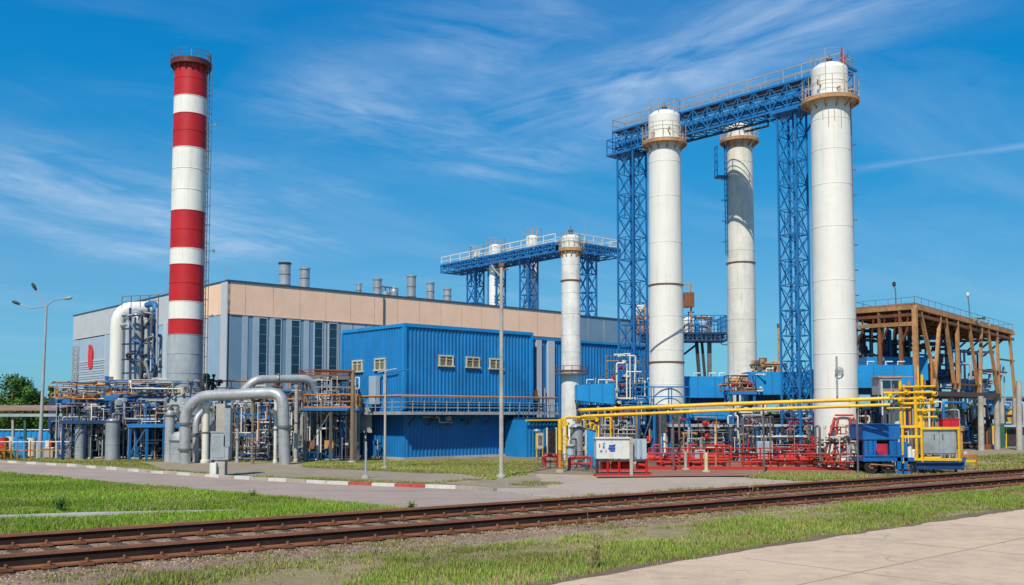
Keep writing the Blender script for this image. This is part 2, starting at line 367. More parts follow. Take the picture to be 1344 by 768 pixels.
# ------------------------------------------------------------------ railway track
trk = thing('railway_track', 'rusty single railway track crossing the whole foreground on gravel', 'railway track', T0)
RAILM = M('rail_rust', (.26, .10, .05), .75, var=.3, dirt=.3, dirtcol=(.08, .03, .02)); WEBSHADE = M('rail_shaded_web', (.030, .012, .008), .9, var=.3)  # near-black web: shade under the rail head put into the colour
RH = .26
for b0 in (0, gauge):
    def f(mb, b0=b0):
        prof = [(-.12, 0), (-.12, .03), (-.03, .055), (-.025, RH-.065), (-.062, RH-.05), (-.055, RH), (.055, RH), (.062, RH-.05), (.025, RH-.065), (.03, .055), (.12, .03), (.12, 0)]
        mats = [0, 0, 1, 1, 0, 0, 0, 1, 1, 0, 0]
        n = 60; cross = [[tpos(-12+100*i/n, b0+o+.012*noise.noise(Vector((i*.7, b0, 0))))+Z*(.05+z) for o, z in prof] for i in range(n+1)]
        for k in range(11):
            vs = []; fs = []
            for i in range(n+1): vs += [cross[i][k], cross[i][k+1]]
            mb.add(vs, [(2*i, 2*i+1, 2*i+3, 2*i+2) for i in range(n)], mats[k])
    part('rail', [RAILM, WEBSHADE], trk, f)
SLP = M('old_timber_sleeper', (.10, .065, .045), .95, var=.4, bump=.5)
for i in range(95):
    a = -8+i*.62+rnd(-.04, .04); j = rnd(-.08, .08)
    s_ = part('sleeper', SLP, trk, lambda mb: mb.bar(tpos(a, -.40+j)-Z*.008, tpos(a, gauge+.4+j)-Z*.008, .25, .07))
    def clip(mb, b0, a=a):
        mb.bar(tpos(a, b0-.22)+Z*.058, tpos(a, b0+.22)+Z*.058, .24, .03)
        for sg in (-1, 1):
            q = tpos(a, b0+sg*.15)+Z*.075
            mb.box(q, (.2, .12, .05), TU); mb.lathe(q, [(.035, 0), (.035, .075), (.02, .09), (0, .09)], 6)
            mb.box(q+TU*.06+TN*sg*.05, (.07, .16, .05), TU)
    if i < 50:
        for b0 in (0, gauge): part('rail_clip', RUST, s_, lambda mb: clip(mb, b0))
    else:
        if i == 50: farclips = MB()
        for b0 in (0, gauge): clip(farclips, b0)
farclips.build('rail_clip', RUST, trk)['kind'] = 'stuff'
# stones
def stones(name, gen, n, m, smin, smax):
    mb = MB(); base = [Vector(p) for p in ((1, 0, -.2), (-1, 0, -.2), (0, 1, -.2), (0, -1, -.2), (.4, .3, .8), (-.5, -.2, .7))]
    fs = [(0, 2, 4), (2, 1, 5), (2, 5, 4), (1, 3, 5), (3, 0, 4), (3, 4, 5)]
    for i in range(n):
        p = gen()
        s = rnd(smin, smax); a = rnd(0, 6.28); ca, sa = math.cos(a), math.sin(a)
        mb.add([p+Vector(((v.x*ca-v.y*sa)*s*rnd(.7, 1.2), (v.x*sa+v.y*ca)*s*rnd(.7, 1.2), v.z*s*rnd(.6, 1))) for v in base], fs, random.choice((0, 0, 1, 2)))
    return tag(mb.build(name, m), None, None, None, 'stuff')
STN = [M('ballast_stone_brown', (.25, .15, .09), .9, var=.3), M('ballast_stone_grey', (.40, .31, .22), .9, var=.3), M('ballast_stone_dark', (.11, .07, .045), .9, var=.3)]
def gen1():
    a = -9+68*random.random()**1.6; b = random.choice((rnd(.2, gauge-.2), rnd(-1.7, -.05), rnd(-.9, -.05), rnd(gauge+.05, gauge+.45)))
    return tpos(a, b)+Z*.02
tag(stones('ballast_stones', gen1, 42000, STN, .010, .030), 'loose brown and grey ballast stones around the rusty rails', 'ballast')

# ------------------------------------------------------------------ grass
def inpoly(p, poly):
    c = False; j = len(poly)-1
    for i in range(len(poly)):
        a, b = poly[i], poly[j]
        if (a[1] > p[1]) != (b[1] > p[1]) and p[0] < (b[0]-a[0])*(p[1]-a[1])/(b[1]-a[1])+a[0]: c = not c
        j = i
    return c
m, nt, b = newmat('grass_blades')
at = nt.n('ShaderNodeAttribute', attribute_name='tint').outputs['Color']
nt.t.links.new(at, b.inputs['Base Color']); b.inputs['Roughness'].default_value = .7; b.inputs['Specular IOR Level'].default_value = .15
b.inputs['Transmission Weight'].default_value = 0
GRASSM = m
import numpy as np
def grass(name, label, pxpoly, dens, h, thr=-.25, lush=.5, excl=(), seed=1, blades=13, dry=.3, wid=.0062):
    rs = random.Random(seed); poly = [G(*p) for p in pxpoly]; ex = [[G(*p) for p in e] for e in excl]
    x0, x1 = min(p.x for p in poly), max(p.x for p in poly); y0, y1 = min(p.y for p in poly), max(p.y for p in poly)
    N = int((x1-x0)*(y1-y0)*dens); vs = []; cs = []
    for _ in range(N):
        x, y = rs.uniform(x0, x1), rs.uniform(y0, y1)
        jx, jy = .35*noise.noise(Vector((x*2.1, y*2.1, 3))), .5*noise.noise(Vector((x*2.1, y*2.1, 8)))
        if not inpoly((x+jx, y+jy), poly) or any(inpoly((x, y), e) for e in ex): continue
        q = Vector((x*.45+seed*9, y*.45, 0)); d = noise.noise(q)+.5*noise.noise(q*3.3)
        if d < thr+rs.uniform(-.25, .25): continue
        hu = noise.noise(Vector((x*.8, y*.8, 5+seed))); hh = h*(.55+.5*min(1, max(0, d+.5)))*rs.uniform(.6, 1.25)
        big = noise.noise(Vector((x*.22, y*.3, 20+seed))); isdry = rs.random() < dry+.5*hu-.45*d
        if isdry: col = (.36+rs.uniform(-.06, .08), .30+rs.uniform(-.05, .05), .13)
        else:
            l = lush-.12+.55*hu+.4*noise.noise(Vector((x*.35, y*.5, 40)))+rs.uniform(-.2, .2); l = min(1, max(0, l))
            col = (.32*(1-l)+.21*l, .31*(1-l)+.40*l, .08*(1-l)+.02*l)
        for k in range(blades):
            a = rs.uniform(0, 6.283); t = rs.uniform(0, 6.283); rr = rs.uniform(0, .2)
            bx, by = x+math.cos(t)*rr, y+math.sin(t)*rr; lean = rs.uniform(.1, .75)*hh; H = hh*rs.uniform(.5, 1.1); ww = wid*rs.uniform(.6, 1.4)*(1+y/40)
            ex_, ey_ = math.cos(a), math.sin(a)
            vs += [(bx-ey_*ww, by+ex_*ww, 0.0), (bx+ey_*ww, by-ex_*ww, 0.0), (bx+ex_*lean, by+ey_*lean, H)]
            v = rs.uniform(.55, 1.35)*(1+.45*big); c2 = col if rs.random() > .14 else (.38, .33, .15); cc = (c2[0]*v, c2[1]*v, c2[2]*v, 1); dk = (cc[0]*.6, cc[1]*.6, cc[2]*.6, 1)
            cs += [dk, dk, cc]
    n = len(vs)//3
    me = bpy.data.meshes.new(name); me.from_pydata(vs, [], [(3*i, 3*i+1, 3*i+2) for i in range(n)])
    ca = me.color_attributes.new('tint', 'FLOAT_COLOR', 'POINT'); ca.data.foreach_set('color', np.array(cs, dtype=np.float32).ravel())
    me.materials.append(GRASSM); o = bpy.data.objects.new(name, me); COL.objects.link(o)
    tag(o, label, 'grass', None, 'stuff'); print(name, n); return o
pathx = [(-60, 678), (0, 676.5), (120, 673), (310, 669.5), (312, 672), (130, 679), (0, 683), (-60, 687)]
g1 = [(-40, 618), (0, 621), (150, 634.5), (300, 648), (420, 659), (548, 669.5), (500, 673), (300, 684), (0, 704), (-40, 707)]
sheet('soil', [tuple(G(*p)) for p in g1], .012, SOIL, jag=.12)
grass('grass', 'lush green grass verge left of centre between the road and the railway', g1, 115, .14, thr=-.65, lush=.95, excl=[pathx], seed=1, dry=.03)
g2 = [(420, 790), (520, 735), (700, 712), (900, 690), (1100, 666), (1344, 640), (1400, 634), (1400, 661), (1344, 667), (1100, 703), (900, 734), (705, 769), (640, 790)]
sheet('soil', [tuple(G(*p)) for p in ((150, 800), (350, 752), (520, 728), (700, 706), (900, 686), (1100, 662), (1344, 637), (1400, 632), (1400, 661), (1344, 668.5), (1100, 705), (900, 736), (705, 772), (640, 800))], .024, SOIL, jag=.2)
grass('grass', 'green grass strip between the railway track and the concrete apron', g2, 140, .13, thr=-.34, lush=.72, seed=2, dry=.26)
grass('grass', 'sparse scrubby grass on gravel at the bottom left below the track', [(60, 790), (180, 757), (420, 735), (600, 716), (640, 722), (500, 790)], 95, .10, thr=-.05, lush=.6, seed=3, dry=.35)
g3 = [(-40, 598), (0, 599), (170, 602), (440, 606), (696, 605), (712, 612), (690, 624), (640, 630), (560, 635), (430, 633), (330, 628), (200, 619), (90, 610), (-40, 602)]
g3x = [[(180, 606), (400, 606.5), (398, 613), (520, 619), (600, 622), (640, 628), (560, 634), (400, 627), (330, 626), (210, 616)]]
sheet('soil', [tuple(G(*p)) for p in ((-40, 597), (170, 601), (440, 604.5), (700, 604.5), (705, 620), (560, 621), (398, 613), (400, 606), (170, 605), (210, 617), (200, 619), (90, 611), (-40, 603))], .013, SOIL, jag=.15)
grass('grass', 'mown grass band behind the painted kerb in front of the blue building', g3, 55, .10, thr=-.45, lush=.5, excl=g3x, seed=4, dry=.34, wid=.009)
grass('grass', 'small weedy patch in the paving in front of the tall centre pole', [(672, 637), (700, 632), (735, 634), (728, 637), (690, 639)], 90, .09, thr=-.3, lush=.4, seed=5, dry=.4, wid=.008)
grass('grass', 'rough grass strip along the track in front of the red railing', [(985, 628), (1000, 622), (1140, 621), (1140, 627), (1060, 632)], 90, .13, thr=-.3, lush=.5, seed=6, dry=.35, wid=.009)
grass('grass', 'thin scattered grass on the gravel beyond the yellow and blue rail machine', [(1262, 600), (1400, 594), (1400, 612), (1270, 617)], 36, .12, thr=-.05, lush=.5, seed=8, dry=.45, wid=.011)
grass('grass', 'thin weeds growing along the far edge of the rusty rails', [(0, 704), (548, 668), (1000, 634), (1344, 612), (1344, 616), (1000, 639), (548, 676), (0, 711)], 16, .12, thr=-.05, lush=.4, seed=9, dry=.5)
grass('grass', 'dry brownish weeds creeping into the near side of the track bed', [(-20, 766), (400, 722), (760, 686), (1344, 630), (1344, 637), (900, 684), (520, 736), (300, 765), (60, 790)], 60, .09, thr=.0, lush=.35, seed=12, dry=.6)
grass('grass', 'sparse weeds between the two rusty rails', [tuple(p) for p in ((560, 686), (1344, 620), (1344, 626), (700, 682), (560, 694))], 25, .07, thr=.05, lush=.35, seed=13, dry=.55)
def weed(name, label, px, py, h, n, col, cat='weed'):
    p = G(px, py); mb = MB(); rs = random.Random(px)
    for i in range(n):
        a = rs.uniform(0, 6.28); l = rs.uniform(.1, .5)*h; H = h*rs.uniform(.5, 1)
        tip = p+Vector((math.cos(a)*l, math.sin(a)*l, H)); b0 = p+Vector((rs.uniform(-.06, .06), rs.uniform(-.06, .06), 0))
        mb.tube([b0, b0.lerp(tip, .6)+Z*.03, tip], .006, 3)
        for k in range(5):
            c0 = b0.lerp(tip, rs.uniform(.35, 1)); d = Vector((rs.uniform(-1, 1), rs.uniform(-1, 1), rs.uniform(-.2, .6)))*.09
            e = d.cross(Z)*.35; mb.add([c0, c0+d*.5+e, c0+d, c0+d*.5-e], [(0, 1, 2, 3)])
    tag(mb.build(name, M('weed_'+col, {'green': (.12, .24, .05), 'dark': (.06, .14, .04), 'dry': (.38, .28, .12)}[col], .8), origin=p), label, cat)
weed('weed', 'dark green leafy weed beside the concrete path at far left', 78, 673, .45, 26, 'dark')
weed('weed', 'tall dry yellow weed standing in the grass right of the track centre', 778, 748, .95, 12, 'dry')
weed('weed', 'green weed clump against the near rail below the road', 618, 694, .3, 22, 'green')
weed('weed', 'small green weed at the right tip of the grass verge', 540, 671, .3, 20, 'green')
weed('weed', 'dry brown weed by the near rail right of centre', 985, 664, .55, 18, 'dry')
weed('weed', 'lone green weed on the road edge behind the grass verge', 332, 654, .3, 16, 'green')

# ------------------------------------------------------------------ trees
m, nt, b = newmat('leaves'); oi = nt.n('ShaderNodeAttribute', attribute_name='tint').outputs['Color']
nt.t.links.new(oi, b.inputs['Base Color']); b.inputs['Roughness'].default_value = .8; b.inputs['Specular IOR Level'].default_value = .1; LEAFM = m
def tree(name, label, px, Y, h, cr, seed, tone=1.0, n=2600, cone=False):
    if name != 'bush': h *= 1.12; cr *= 1.2
    rs = random.Random(seed); p = B(px, Y); t = thing(name, label, 'tree', p, 'trees behind the long shelter')
    def f(mb):
        mb.tube([p, p+Z*h*.35+U*.1, p+Z*h*.8], .18, 7, r2=.04)
        for i in range(6):
            a = rs.uniform(0, 6.28); z = h*rs.uniform(.3, .6); mb.tube([p+Z*z, p+Z*(z+h*.12)+Vector((math.cos(a), math.sin(a), 0))*cr*.4, p+Z*(z+h*.22)+Vector((math.cos(a), math.sin(a), 0))*cr*.8], .07, 5, r2=.02)
    part('trunk', WOOD, t, f)
    vs = []; cs = []
    cl = []
    for i in range(22 if not cone else 16):
        if cone:
            zz = h*rs.uniform(.2, .98); rr = cr*(1.05-zz/h)*rs.uniform(.3, 1); s = cr*.35*(1.15-zz/h)+.1
        else:
            zz = h*rs.uniform(.3, .9); rr = cr*math.sqrt(max(.05, 1-((zz/h-.58)/.42)**2))*rs.uniform(.2, .85); s = cr*rs.uniform(.2, .42)
        a = rs.uniform(0, 6.28); cl.append((Vector((math.cos(a)*rr, math.sin(a)*rr, zz)), s, rs.uniform(.6, 1.35)))
    for i in range(n):
        c0, s, br = rs.choice(cl); d = Vector((rs.gauss(0, 1), rs.gauss(0, 1), rs.gauss(0, 1))).normalized()*s*rs.uniform(.55, 1.08)
        c0 = c0+d; e = Vector((rs.uniform(-1, 1), rs.uniform(-1, 1), rs.uniform(-1, 1))).normalized()*rs.uniform(.09, .2); g = e.cross(d).normalized()*rs.uniform(.06, .13)
        vs += [c0-e, c0+g, c0+e, c0-g]; v = br*rs.uniform(.7, 1.3)*tone; cs += [(.075*v, .16*v, .03*v, 1)]*4
    me = bpy.data.meshes.new('crown'); me.from_pydata([tuple(v) for v in vs], [], [(4*i, 4*i+1, 4*i+2, 4*i+3) for i in range(len(vs)//4)])
    ca = me.color_attributes.new('tint', 'FLOAT_COLOR', 'POINT'); ca.data.foreach_set('color', np.array(cs, dtype=np.float32).ravel())
    me.materials.append(LEAFM); o = bpy.data.objects.new('crown', me); COL.objects.link(o); o.parent = t; return t
hh = lambda py, Y: Zp(py, Y)
tree('leafy_tree', 'broad dark green tree at the far left edge behind the shelter roof', 14, 112, hh(503, 112), 2.6, 11, n=5200)
tree('leafy_tree', 'tree filling the view just left of the lamp post behind the shelter', 38, 116, hh(513, 116), 2.3, 12, n=4200)
tree('conifer_tree', 'small pointed conifer between the lamp post and the broad tree', 66, 118, hh(514, 118), 1.8, 13, .8, 3600, True)
tree('leafy_tree', 'low pale green tree between the conifer and the pipe platform', 82, 120, hh(520, 120), 1.9, 14, 1.5, 4200)
tree('leafy_tree', 'green tree right of the lamp post beside the pipe platform', 98, 118, hh(515, 118), 2.2, 15, 1.1, 4600)
for i, (px, dd) in enumerate(((-12, 108), (4, 106), (24, 104), (46, 106), (64, 105), (84, 104), (104, 106))):
    t = tree('bush', ['bush at the left picture edge behind the shelter', 'dense green bush seen under the shelter left of its first post', 'dark green bush seen under the shelter by its first post', 'green bush seen under the shelter just left of the lamp post', 'green bush seen under the shelter just right of the lamp post', 'green bush under the shelter roof near its right end', 'bush behind the left vessel of the pipe platform'][i], px, dd, 3.4, 1.9, 40+i, .7, 1800)
    t['category'] = 'bush'; t['group'] = 'bushes seen under the shelter'

# ------------------------------------------------------------------ helpers for structures
def wallbox(mb, a, b, z0, z1, th, m=0, off=0.0):
    """wall panel from a to b; thickness th outward on the right-hand side of a->b"""
    a = Vector((a[0], a[1], 0)); b = Vector((b[0], b[1], 0)); d = (b-a).normalized(); n = Vector((d.y, -d.x, 0))
    c = (a+b)/2+n*(off+th/2); mb.box((c.x, c.y, (z0+z1)/2), ((b-a).length, th, z1-z0), d, m)
def corrugated(mb, a, b, z0, z1, pitch=.3, dep=.05, m=0):
    a = Vector((a[0], a[1], 0)); b = Vector((b[0], b[1], 0)); L = (b-a).length; d = (b-a)/L; n = Vector((d.y, -d.x, 0))
    k = max(1, round(L/pitch)); p = L/k; pts = []
    for i in range(k): pts += [(i*p, 0), (i*p+p*.42, 0), (i*p+p*.54, dep), (i*p+p*.88, dep)]
    pts.append((L, 0))
    for (s, o), (s2, o2) in zip(pts, pts[1:]):
        q, r = a+d*s+n*o, a+d*s2+n*o2
        mb.add([q+Z*z0, r+Z*z0, r+Z*z1, q+Z*z1], [(0, 1, 2, 3)], m)
def lattice(t, c, z0, z1, s, ph, mat, ax=U, leg=.10, br=.05, central=True):
    a = Vector(ax).normalized(); b = Vector((-a.y, a.x, 0)); c = Vector((c[0], c[1], 0))
    cs = [c+a*(i*s/2)+b*(j*s/2) for i, j in ((-1, -1), (1, -1), (1, 1), (-1, 1))]
    for q in cs: part('leg', mat, t, lambda mb: mb.bar(q+Z*z0, q+Z*z1, leg))
    def f(mb):
        n = max(1, round((z1-z0)/ph)); h = (z1-z0)/n
        for i in range(n+1):
            z = z0+i*h
            for k in range(4):
                p, q = cs[k], cs[(k+1) % 4]; mb.bar(p+Z*z, q+Z*z, br*1.1)
                if i < n:
                    mb.bar(p+Z*z, q+Z*(z+h), br); mb.bar(q+Z*z, p+Z*(z+h), br)
                    if i % 2: mb.bar((p+q)/2+Z*z, (p+q)/2+Z*(z+h), br*.8)
            if i % 3 == 0: mb.bar(cs[0]+Z*z, cs[2]+Z*z, br); mb.bar(cs[1]+Z*z, cs[3]+Z*z, br)
    part('bracing', mat, t, f)
    if central: part('riser_pipe', mat, t, lambda mb: mb.tube([c+a*s*.1+Z*z0, c+a*s*.1+Z*z1], s*.075, 8))
def truss(mb, p, q, w, z0, z1, n, br=.06, ch=.12, m=0):
    p = Vector((p[0], p[1], 0)); q = Vector((q[0], q[1], 0)); d = (q-p).normalized(); nn = Vector((-d.y, d.x, 0))
    for sg in (-1, 1):
        o = nn*(sg*w/2)
        for z in (z0, z1): mb.bar(p+o+Z*z, q+o+Z*z, ch, m=m)
        mb.bar(p+o+Z*(z0+z1)/2, q+o+Z*(z0+z1)/2, br, m=m)
        for i in range(n):
            a, b = p.lerp(q, i/n)+o, p.lerp(q, (i+1)/n)+o
            mb.bar(a+Z*z0, a+Z*z1, br, m=m); mb.bar(a+Z*(z0 if i % 2 else z1), b+Z*(z1 if i % 2 else z0), br, m=m)
            mb.bar(a+Z*(z1 if i % 2 else z0), b+Z*(z0 if i % 2 else z1), br*.8, m=m)
        mb.bar(q+o+Z*z0, q+o+Z*z1, br, m=m)
    for i in range(n+1):
        a = p.lerp(q, i/n)
        for z in (z0, z1): mb.bar(a-nn*w/2+Z*z, a+nn*w/2+Z*z, br, m=m)
        if i < n: b = p.lerp(q, (i+1)/n); mb.bar(a-nn*w/2+Z*z0, b+nn*w/2+Z*z0, br, m=m)

# ------------------------------------------------------------------ main hall
HD = 75.0; HZ = Zp(370, HD); H0 = B(297, HD); H1 = H0+U*49; LL = (lambda k: (k*(H0.y*CP+.3)-H0.x)/(V.x-k*V.y*CP))((98-CX)/F); H2 = H0+V*LL; H3 = H1+V*LL
hall = thing('factory_hall', 'huge flat-roofed factory hall with slate blue walls and a beige upper band', 'factory hall', H0)
zb = Zp(412, HD)
def upx(px, z=8): # distance along right face for a pixel column
    k = (px-CX)/F; sz = (z-EYE)*SP
    return (k*(H0.y*CP+sz)-H0.x)/(U.x-k*U.y*CP)
def vpx(px, z=8):
    k = (px-CX)/F; sz = (z-EYE)*SP
    return (k*(H0.y*CP+sz)-H0.x)/(V.x-k*V.y*CP)
e1 = upx(745); eS = upx(409)
wr = lambda mb, s0, s1, z0, z1, th, m=0, off=0: wallbox(mb, H0+U*s0, H0+U*s1, z0, z1, th, m, off)
wl = lambda mb, s0, s1, z0, z1, th, m=0, off=0: wallbox(mb, H0+V*s1, H0+V*s0, z0, z1, th, m, off)
def f(mb):
    wr(mb, 0, eS, 0, zb, .2, 0); wr(mb, eS, e1, 0, zb, .2, 1); wr(mb, e1, 49, 0, zb, .2, 1)  # darker stretch by the corner: wall shade put into the panel colour
    s = eS+1.2
    while s < 48.5: wr(mb, s, s+.07, 0, zb, .02, 2, .2); s += 1.25
    for px in (316, 330, 352, 374, 397): s = upx(px); wr(mb, s, s+.45, 0, zb, .05, 1, .2)
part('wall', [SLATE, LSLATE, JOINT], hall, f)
def f(mb):
    s1_, s2_ = vpx(141), vpx(262)
    wl(mb, 0, s2_, 0, zb, .2, 1); wl(mb, s2_, s1_, 0, zb, .2, 0); wl(mb, s1_, LL, 0, zb-.1, .2, 0)
    wl(mb, -.26, .8, 0, HZ, .08, 2, .2)
    for px in (277, 262, 222, 205, 190, 172): s = vpx(px); wl(mb, s, s+.7, 0, zb, .07, 2, .2)
    wl(mb, s1_-.1, s1_+.1, 0, HZ, .06, 2, .2)
part('wall', [LSLATE, M('slate_blue_panel', (.28, .42, .54), .5, var=.06, dirt=.08), LGREY], hall, f)
def f(mb):
    wr(mb, -.24, e1, zb, HZ, .24, 0); wr(mb, e1, 49, zb-.3, HZ-.15, .24, 1)
    s = 1.2; 
    while s < 48:
        wr(mb, s, s+.05, zb, HZ, .012, 2, .24); s += 2.35
    wr(mb, 0, e1, zb-.06, zb, .28, 2)
    wl(mb, -.24, vpx(268), zb, HZ, .24, 0); wl(mb, vpx(268), LL, zb, HZ, .24, 3)
    s = 1.2
    while s < LL-.5: wl(mb, s, s+.04, zb, HZ, .012, 2, .24); s += 2.35
part('upper_band', [BEIGE, SLATE, M('band_joint', (.66, .45, .34), .7), LGREY], hall, f)
def f(mb):
    mb.prism([H0, H1, H3, H2], HZ-.5, HZ-.4); wr(mb, -.3, e1, HZ, HZ+.13, .32, 1); wr(mb, e1, 49.2, HZ-.15, HZ-.02, .32, 1); wl(mb, -.3, LL+.1, HZ, HZ+.1, .3, 1)
part('roof', [GREY, TRIM], hall, f)
part('wall', LGREY, hall, lambda mb: (mb.box((H1+H3)/2+Z*HZ/2-U*.15, (LL-.2, .2, HZ-.3), V), mb.box((H2+H3)/2+Z*HZ/2-V*.15, (49, .2, HZ-.3), U)))
for a, b_, yt in ((338, 348, 418), (357, 366.5, 419), (380, 391, 421), (411, 421, 423), (430, 440, 425)):
    s0, s1_ = upx(a), upx(b_); zt = Zp(yt, (H0+U*s0).y)
    wn = part('window', LSLATE, hall, lambda mb: (wr(mb, s0-.06, s0, 3.2, zt, .06, 0, .2), wr(mb, s1_, s1_+.06, 3.2, zt, .06, 0, .2), wr(mb, s0-.06, s1_+.06, zt, zt+.07, .06, 0, .2)))
    def f(mb):
        wr(mb, s0, s1_, 3.2, zt, .025, 0, .2); z = 3.6
        while z < zt-.3: wr(mb, s0, s1_, z, z+.03, .012, 1, .225); z += .75
    part('pane', [DGLASS, SLATE], wn, f)
lv = vpx(141.5)
part('louvre_panel', [LGREY, LSLATE], hall, lambda mb: [wl(mb, lv+.1, LL-.1, 4.0+k*.24, 4.17+k*.24, .06, k % 2, .2) for k in range(17)])
s0 = (vpx(117)+vpx(129))/2
def f(mb):
    c = H0+V*s0-U*.30; P = []
    for k in range(22):
        a = 2*math.pi*k/22; x = math.cos(a)*.68; z = math.sin(a)*1.12
        x = max(-.6, min(.64, x*1.2+.12*math.sin(3*a))); P.append((x, 8.2+z))
    vs = [c+V*x+Z*z for x, z in P]+[c-U*.05+V*x+Z*z for x, z in P]; n = len(P)
    mb.add(vs, [tuple(range(n)), tuple(range(n, 2*n))[::-1]]+[(i, n+i, n+(i+1) % n, (i+1) % n) for i in range(n)])
    mb.box(c-U*.08+Z*9.35+V*.05, (.8, .06, .3), V)
part('emblem', M('emblem_red', (.72, .03, .03), .5, dirt=.05), hall, f)
part('drainpipe', TRIM, hall, lambda mb: (mb.tube([H0+U*upx(500.5)-V*.32+Z*.2, H0+U*upx(500.5)-V*.32+Z*(HZ-.1)], .07, 6), mb.tube([H0+V*9-U*.35+Z*1, H0+V*9-U*.35+Z*HZ], .05, 6)))
part('parapet_rail', GREY, hall, lambda mb: mb.rail([H0+V*6+U*.5+Z*HZ, H0+V*24+U*.5+Z*(HZ)], .5, 2.4, .02))
# lower annex of hall at left (light sheds)
an = thing('low_shed', 'low pale shed with a sloping roof at the left foot of the hall', 'shed', B(86, 84))
part('wall', BLUEX, an, lambda mb: mb.box(B(86, 85, 2.0), (1.6, 3, 4.0), (1, 0, 0)))
part('roof', GALV, an, lambda mb: mb.add([B(70, 83.3, 4.1), B(98, 83.3, 4.7), B(98, 86.8, 4.7), B(70, 86.8, 4.1), B(70, 83.3, 4.2), B(98, 83.3, 4.8), B(98, 86.8, 4.8), B(70, 86.8, 4.2)], [(0, 1, 2, 3), (7, 6, 5, 4), (0, 4, 5, 1), (1, 5, 6, 2), (2, 6, 7, 3), (3, 7, 4, 0)]))
lt = thing('mast', 'thin lattice mast standing against the sky at the hall left edge', 'mast', B(96.5, 92))
lattice(lt, B(96.5, 92), 0, Zp(455, 92), .45, .8, GREY, leg=.05, br=.03, central=False)
# roof stacks
def stack(px, yt, yb, wpx, s_in, label):
    s = upx(px, HZ); p = H0+U*s+V*s_in; k = p.y/F; r = wpx/2*k; zt = Zp(yt, p.y); p = Vector((Xp(px, p.y, zt), p.y, HZ-.4))
    t = thing('roof_stack', label, 'ventilation stack', p, 'round ventilation stacks on the hall roof')
    part('pipe', GALV, t, lambda mb: mb.lathe(p, [(r, 0), (r, zt-p.z-.1)], 20))
    part('rim', DARK if wpx > 13 else GALV, t, lambda mb: mb.lathe(p, [(r, zt-p.z-.16), (r*1.17, zt-p.z-.12), (r*1.17, zt-p.z), (r*.9, zt-p.z), (r*.85, zt-p.z-.3)], 20))
    for zz in ((zt-p.z)*.3, (zt-p.z)*.62): part('seam_band', STEEL, t, lambda mb: mb.lathe(p, [(r, zz), (r+.03, zz+.02), (r+.03, zz+.06), (r, zz+.08)], 20))
stack(374, 345, 377, 15, 3, 'tallest and leftmost galvanised stack on the hall roof nearest the striped chimney')
stack(400, 352, 380, 13, 3, 'second galvanised stack from the left on the hall roof, beside the tallest one')
stack(471, 372, 383, 7, 5, 'shortest thin grey stack on the hall roof left of the clustered equipment')
stack(495.5, 366, 388, 11, 4, 'pale stack on the hall roof touching the clustered roof equipment')
stack(540, 362, 392, 11.5, 3, 'tall galvanised stack on the hall roof right of the clustered equipment')
stack(565, 371, 394, 10, 3, 'middle one of the three stacks right of the roof equipment')
stack(587, 379, 396, 10.5, 3, 'rightmost and lowest of the stacks on the hall roof, left of the blue gantry')
t = thing('roof_equipment', 'cluster of pipes and small tanks on the hall roof beside the pale stack', 'roof equipment', H0+U*upx(511)+V*3+Z*HZ)
q0 = Vector((Xp(511, (H0+U*upx(511)+V*3).y, HZ), (H0+U*upx(511)+V*3).y, HZ-.4))
part('frame', STEEL, t, lambda mb: (mb.rail([q0-U*.9, q0+U*.9], 1.5, .5, .03), mb.rail([q0-U*.9+V, q0+U*.9+V], 1.7, .6, .03)))
part('tank', GALV, t, lambda mb: (mb.lathe(q0+U*.5, [(0, 1.5), (.3, 1.4), (.35, 1.2), (.35, 0)], 14), mb.lathe(q0-U*.4, [(0, 1.2), (.25, 1.1), (.3, 0)], 14)))
for _ in range(7): part('pipe', OLDWHITE, t, lambda mb: mb.tube([q0+U*rnd(-1, 1)+V*rnd(0, 1), q0+U*rnd(-1, 1)+V*rnd(0, 1)+Z*rnd(1, 2)], .05, 6))
for px, yt, d_, lab in ((324, 352, 4, 'left of two hair-thin rods on the hall roof near the striped chimney'), (333, 349, 5, 'right of two hair-thin rods on the hall roof near the striped chimney')):
    p = H0+U*upx(px)+V*d_+Z*(HZ-.4); tag(part('rod', GREY, None, lambda mb: mb.bar(p, Vector((p.x, p.y, Zp(yt, p.y))), .03)), lab, 'lightning rod')

# ------------------------------------------------------------------ blue building
B0 = G(530, 604); BD = B0.y; BZ = Zp(425.5, BD); zl = Zp(541, BD); BL = 7.6
def ub(px, z=5):
    k = (px-CX)/F; sz = (z-EYE)*SP; return (k*(B0.y*CP+sz)-B0.x)/(U.x-k*U.y*CP)
def vb(px, z=5):
    k = (px-CX)/F; sz = (z-EYE)*SP; return (k*(B0.y*CP+sz)-B0.x)/(V.x-k*V.y*CP)
bR, bLf = ub(697), vb(450)
bl = thing('blue_building', 'two-storey blue corrugated metal building with a railed gallery between the floors', 'building', B0)
P0 = B0; P1 = B0+U*bR; P2 = B0+V*bLf; P3 = P1+V*bLf
part('upper_wall', BLUE, bl, lambda mb: (corrugated(mb, P0, P1, zl, BZ, .27, .045), corrugated(mb, P1, P3, zl, BZ), corrugated(mb, P3, P2, zl, BZ), corrugated(mb, P2, P0, zl, BZ, .27, .045)))
i_ = .12; Q0, Q1, Q2, Q3 = P0+U*i_+V*i_, P1-U*.35+V*i_, P2+U*i_-V*i_, P3-U*.35-V*i_
part('lower_wall', M('blue_sheet_lower', (.008, .17, .46), .45, dirt=.25, streak=.2, dirtcol=(.05, .10, .18)), bl, lambda mb: (corrugated(mb, Q0, Q1, .12, zl, .27, .045), corrugated(mb, Q1, Q3, .12, zl), corrugated(mb, Q3, Q2, .12, zl), corrugated(mb, Q2, Q0, .12, zl, .27, .045)))
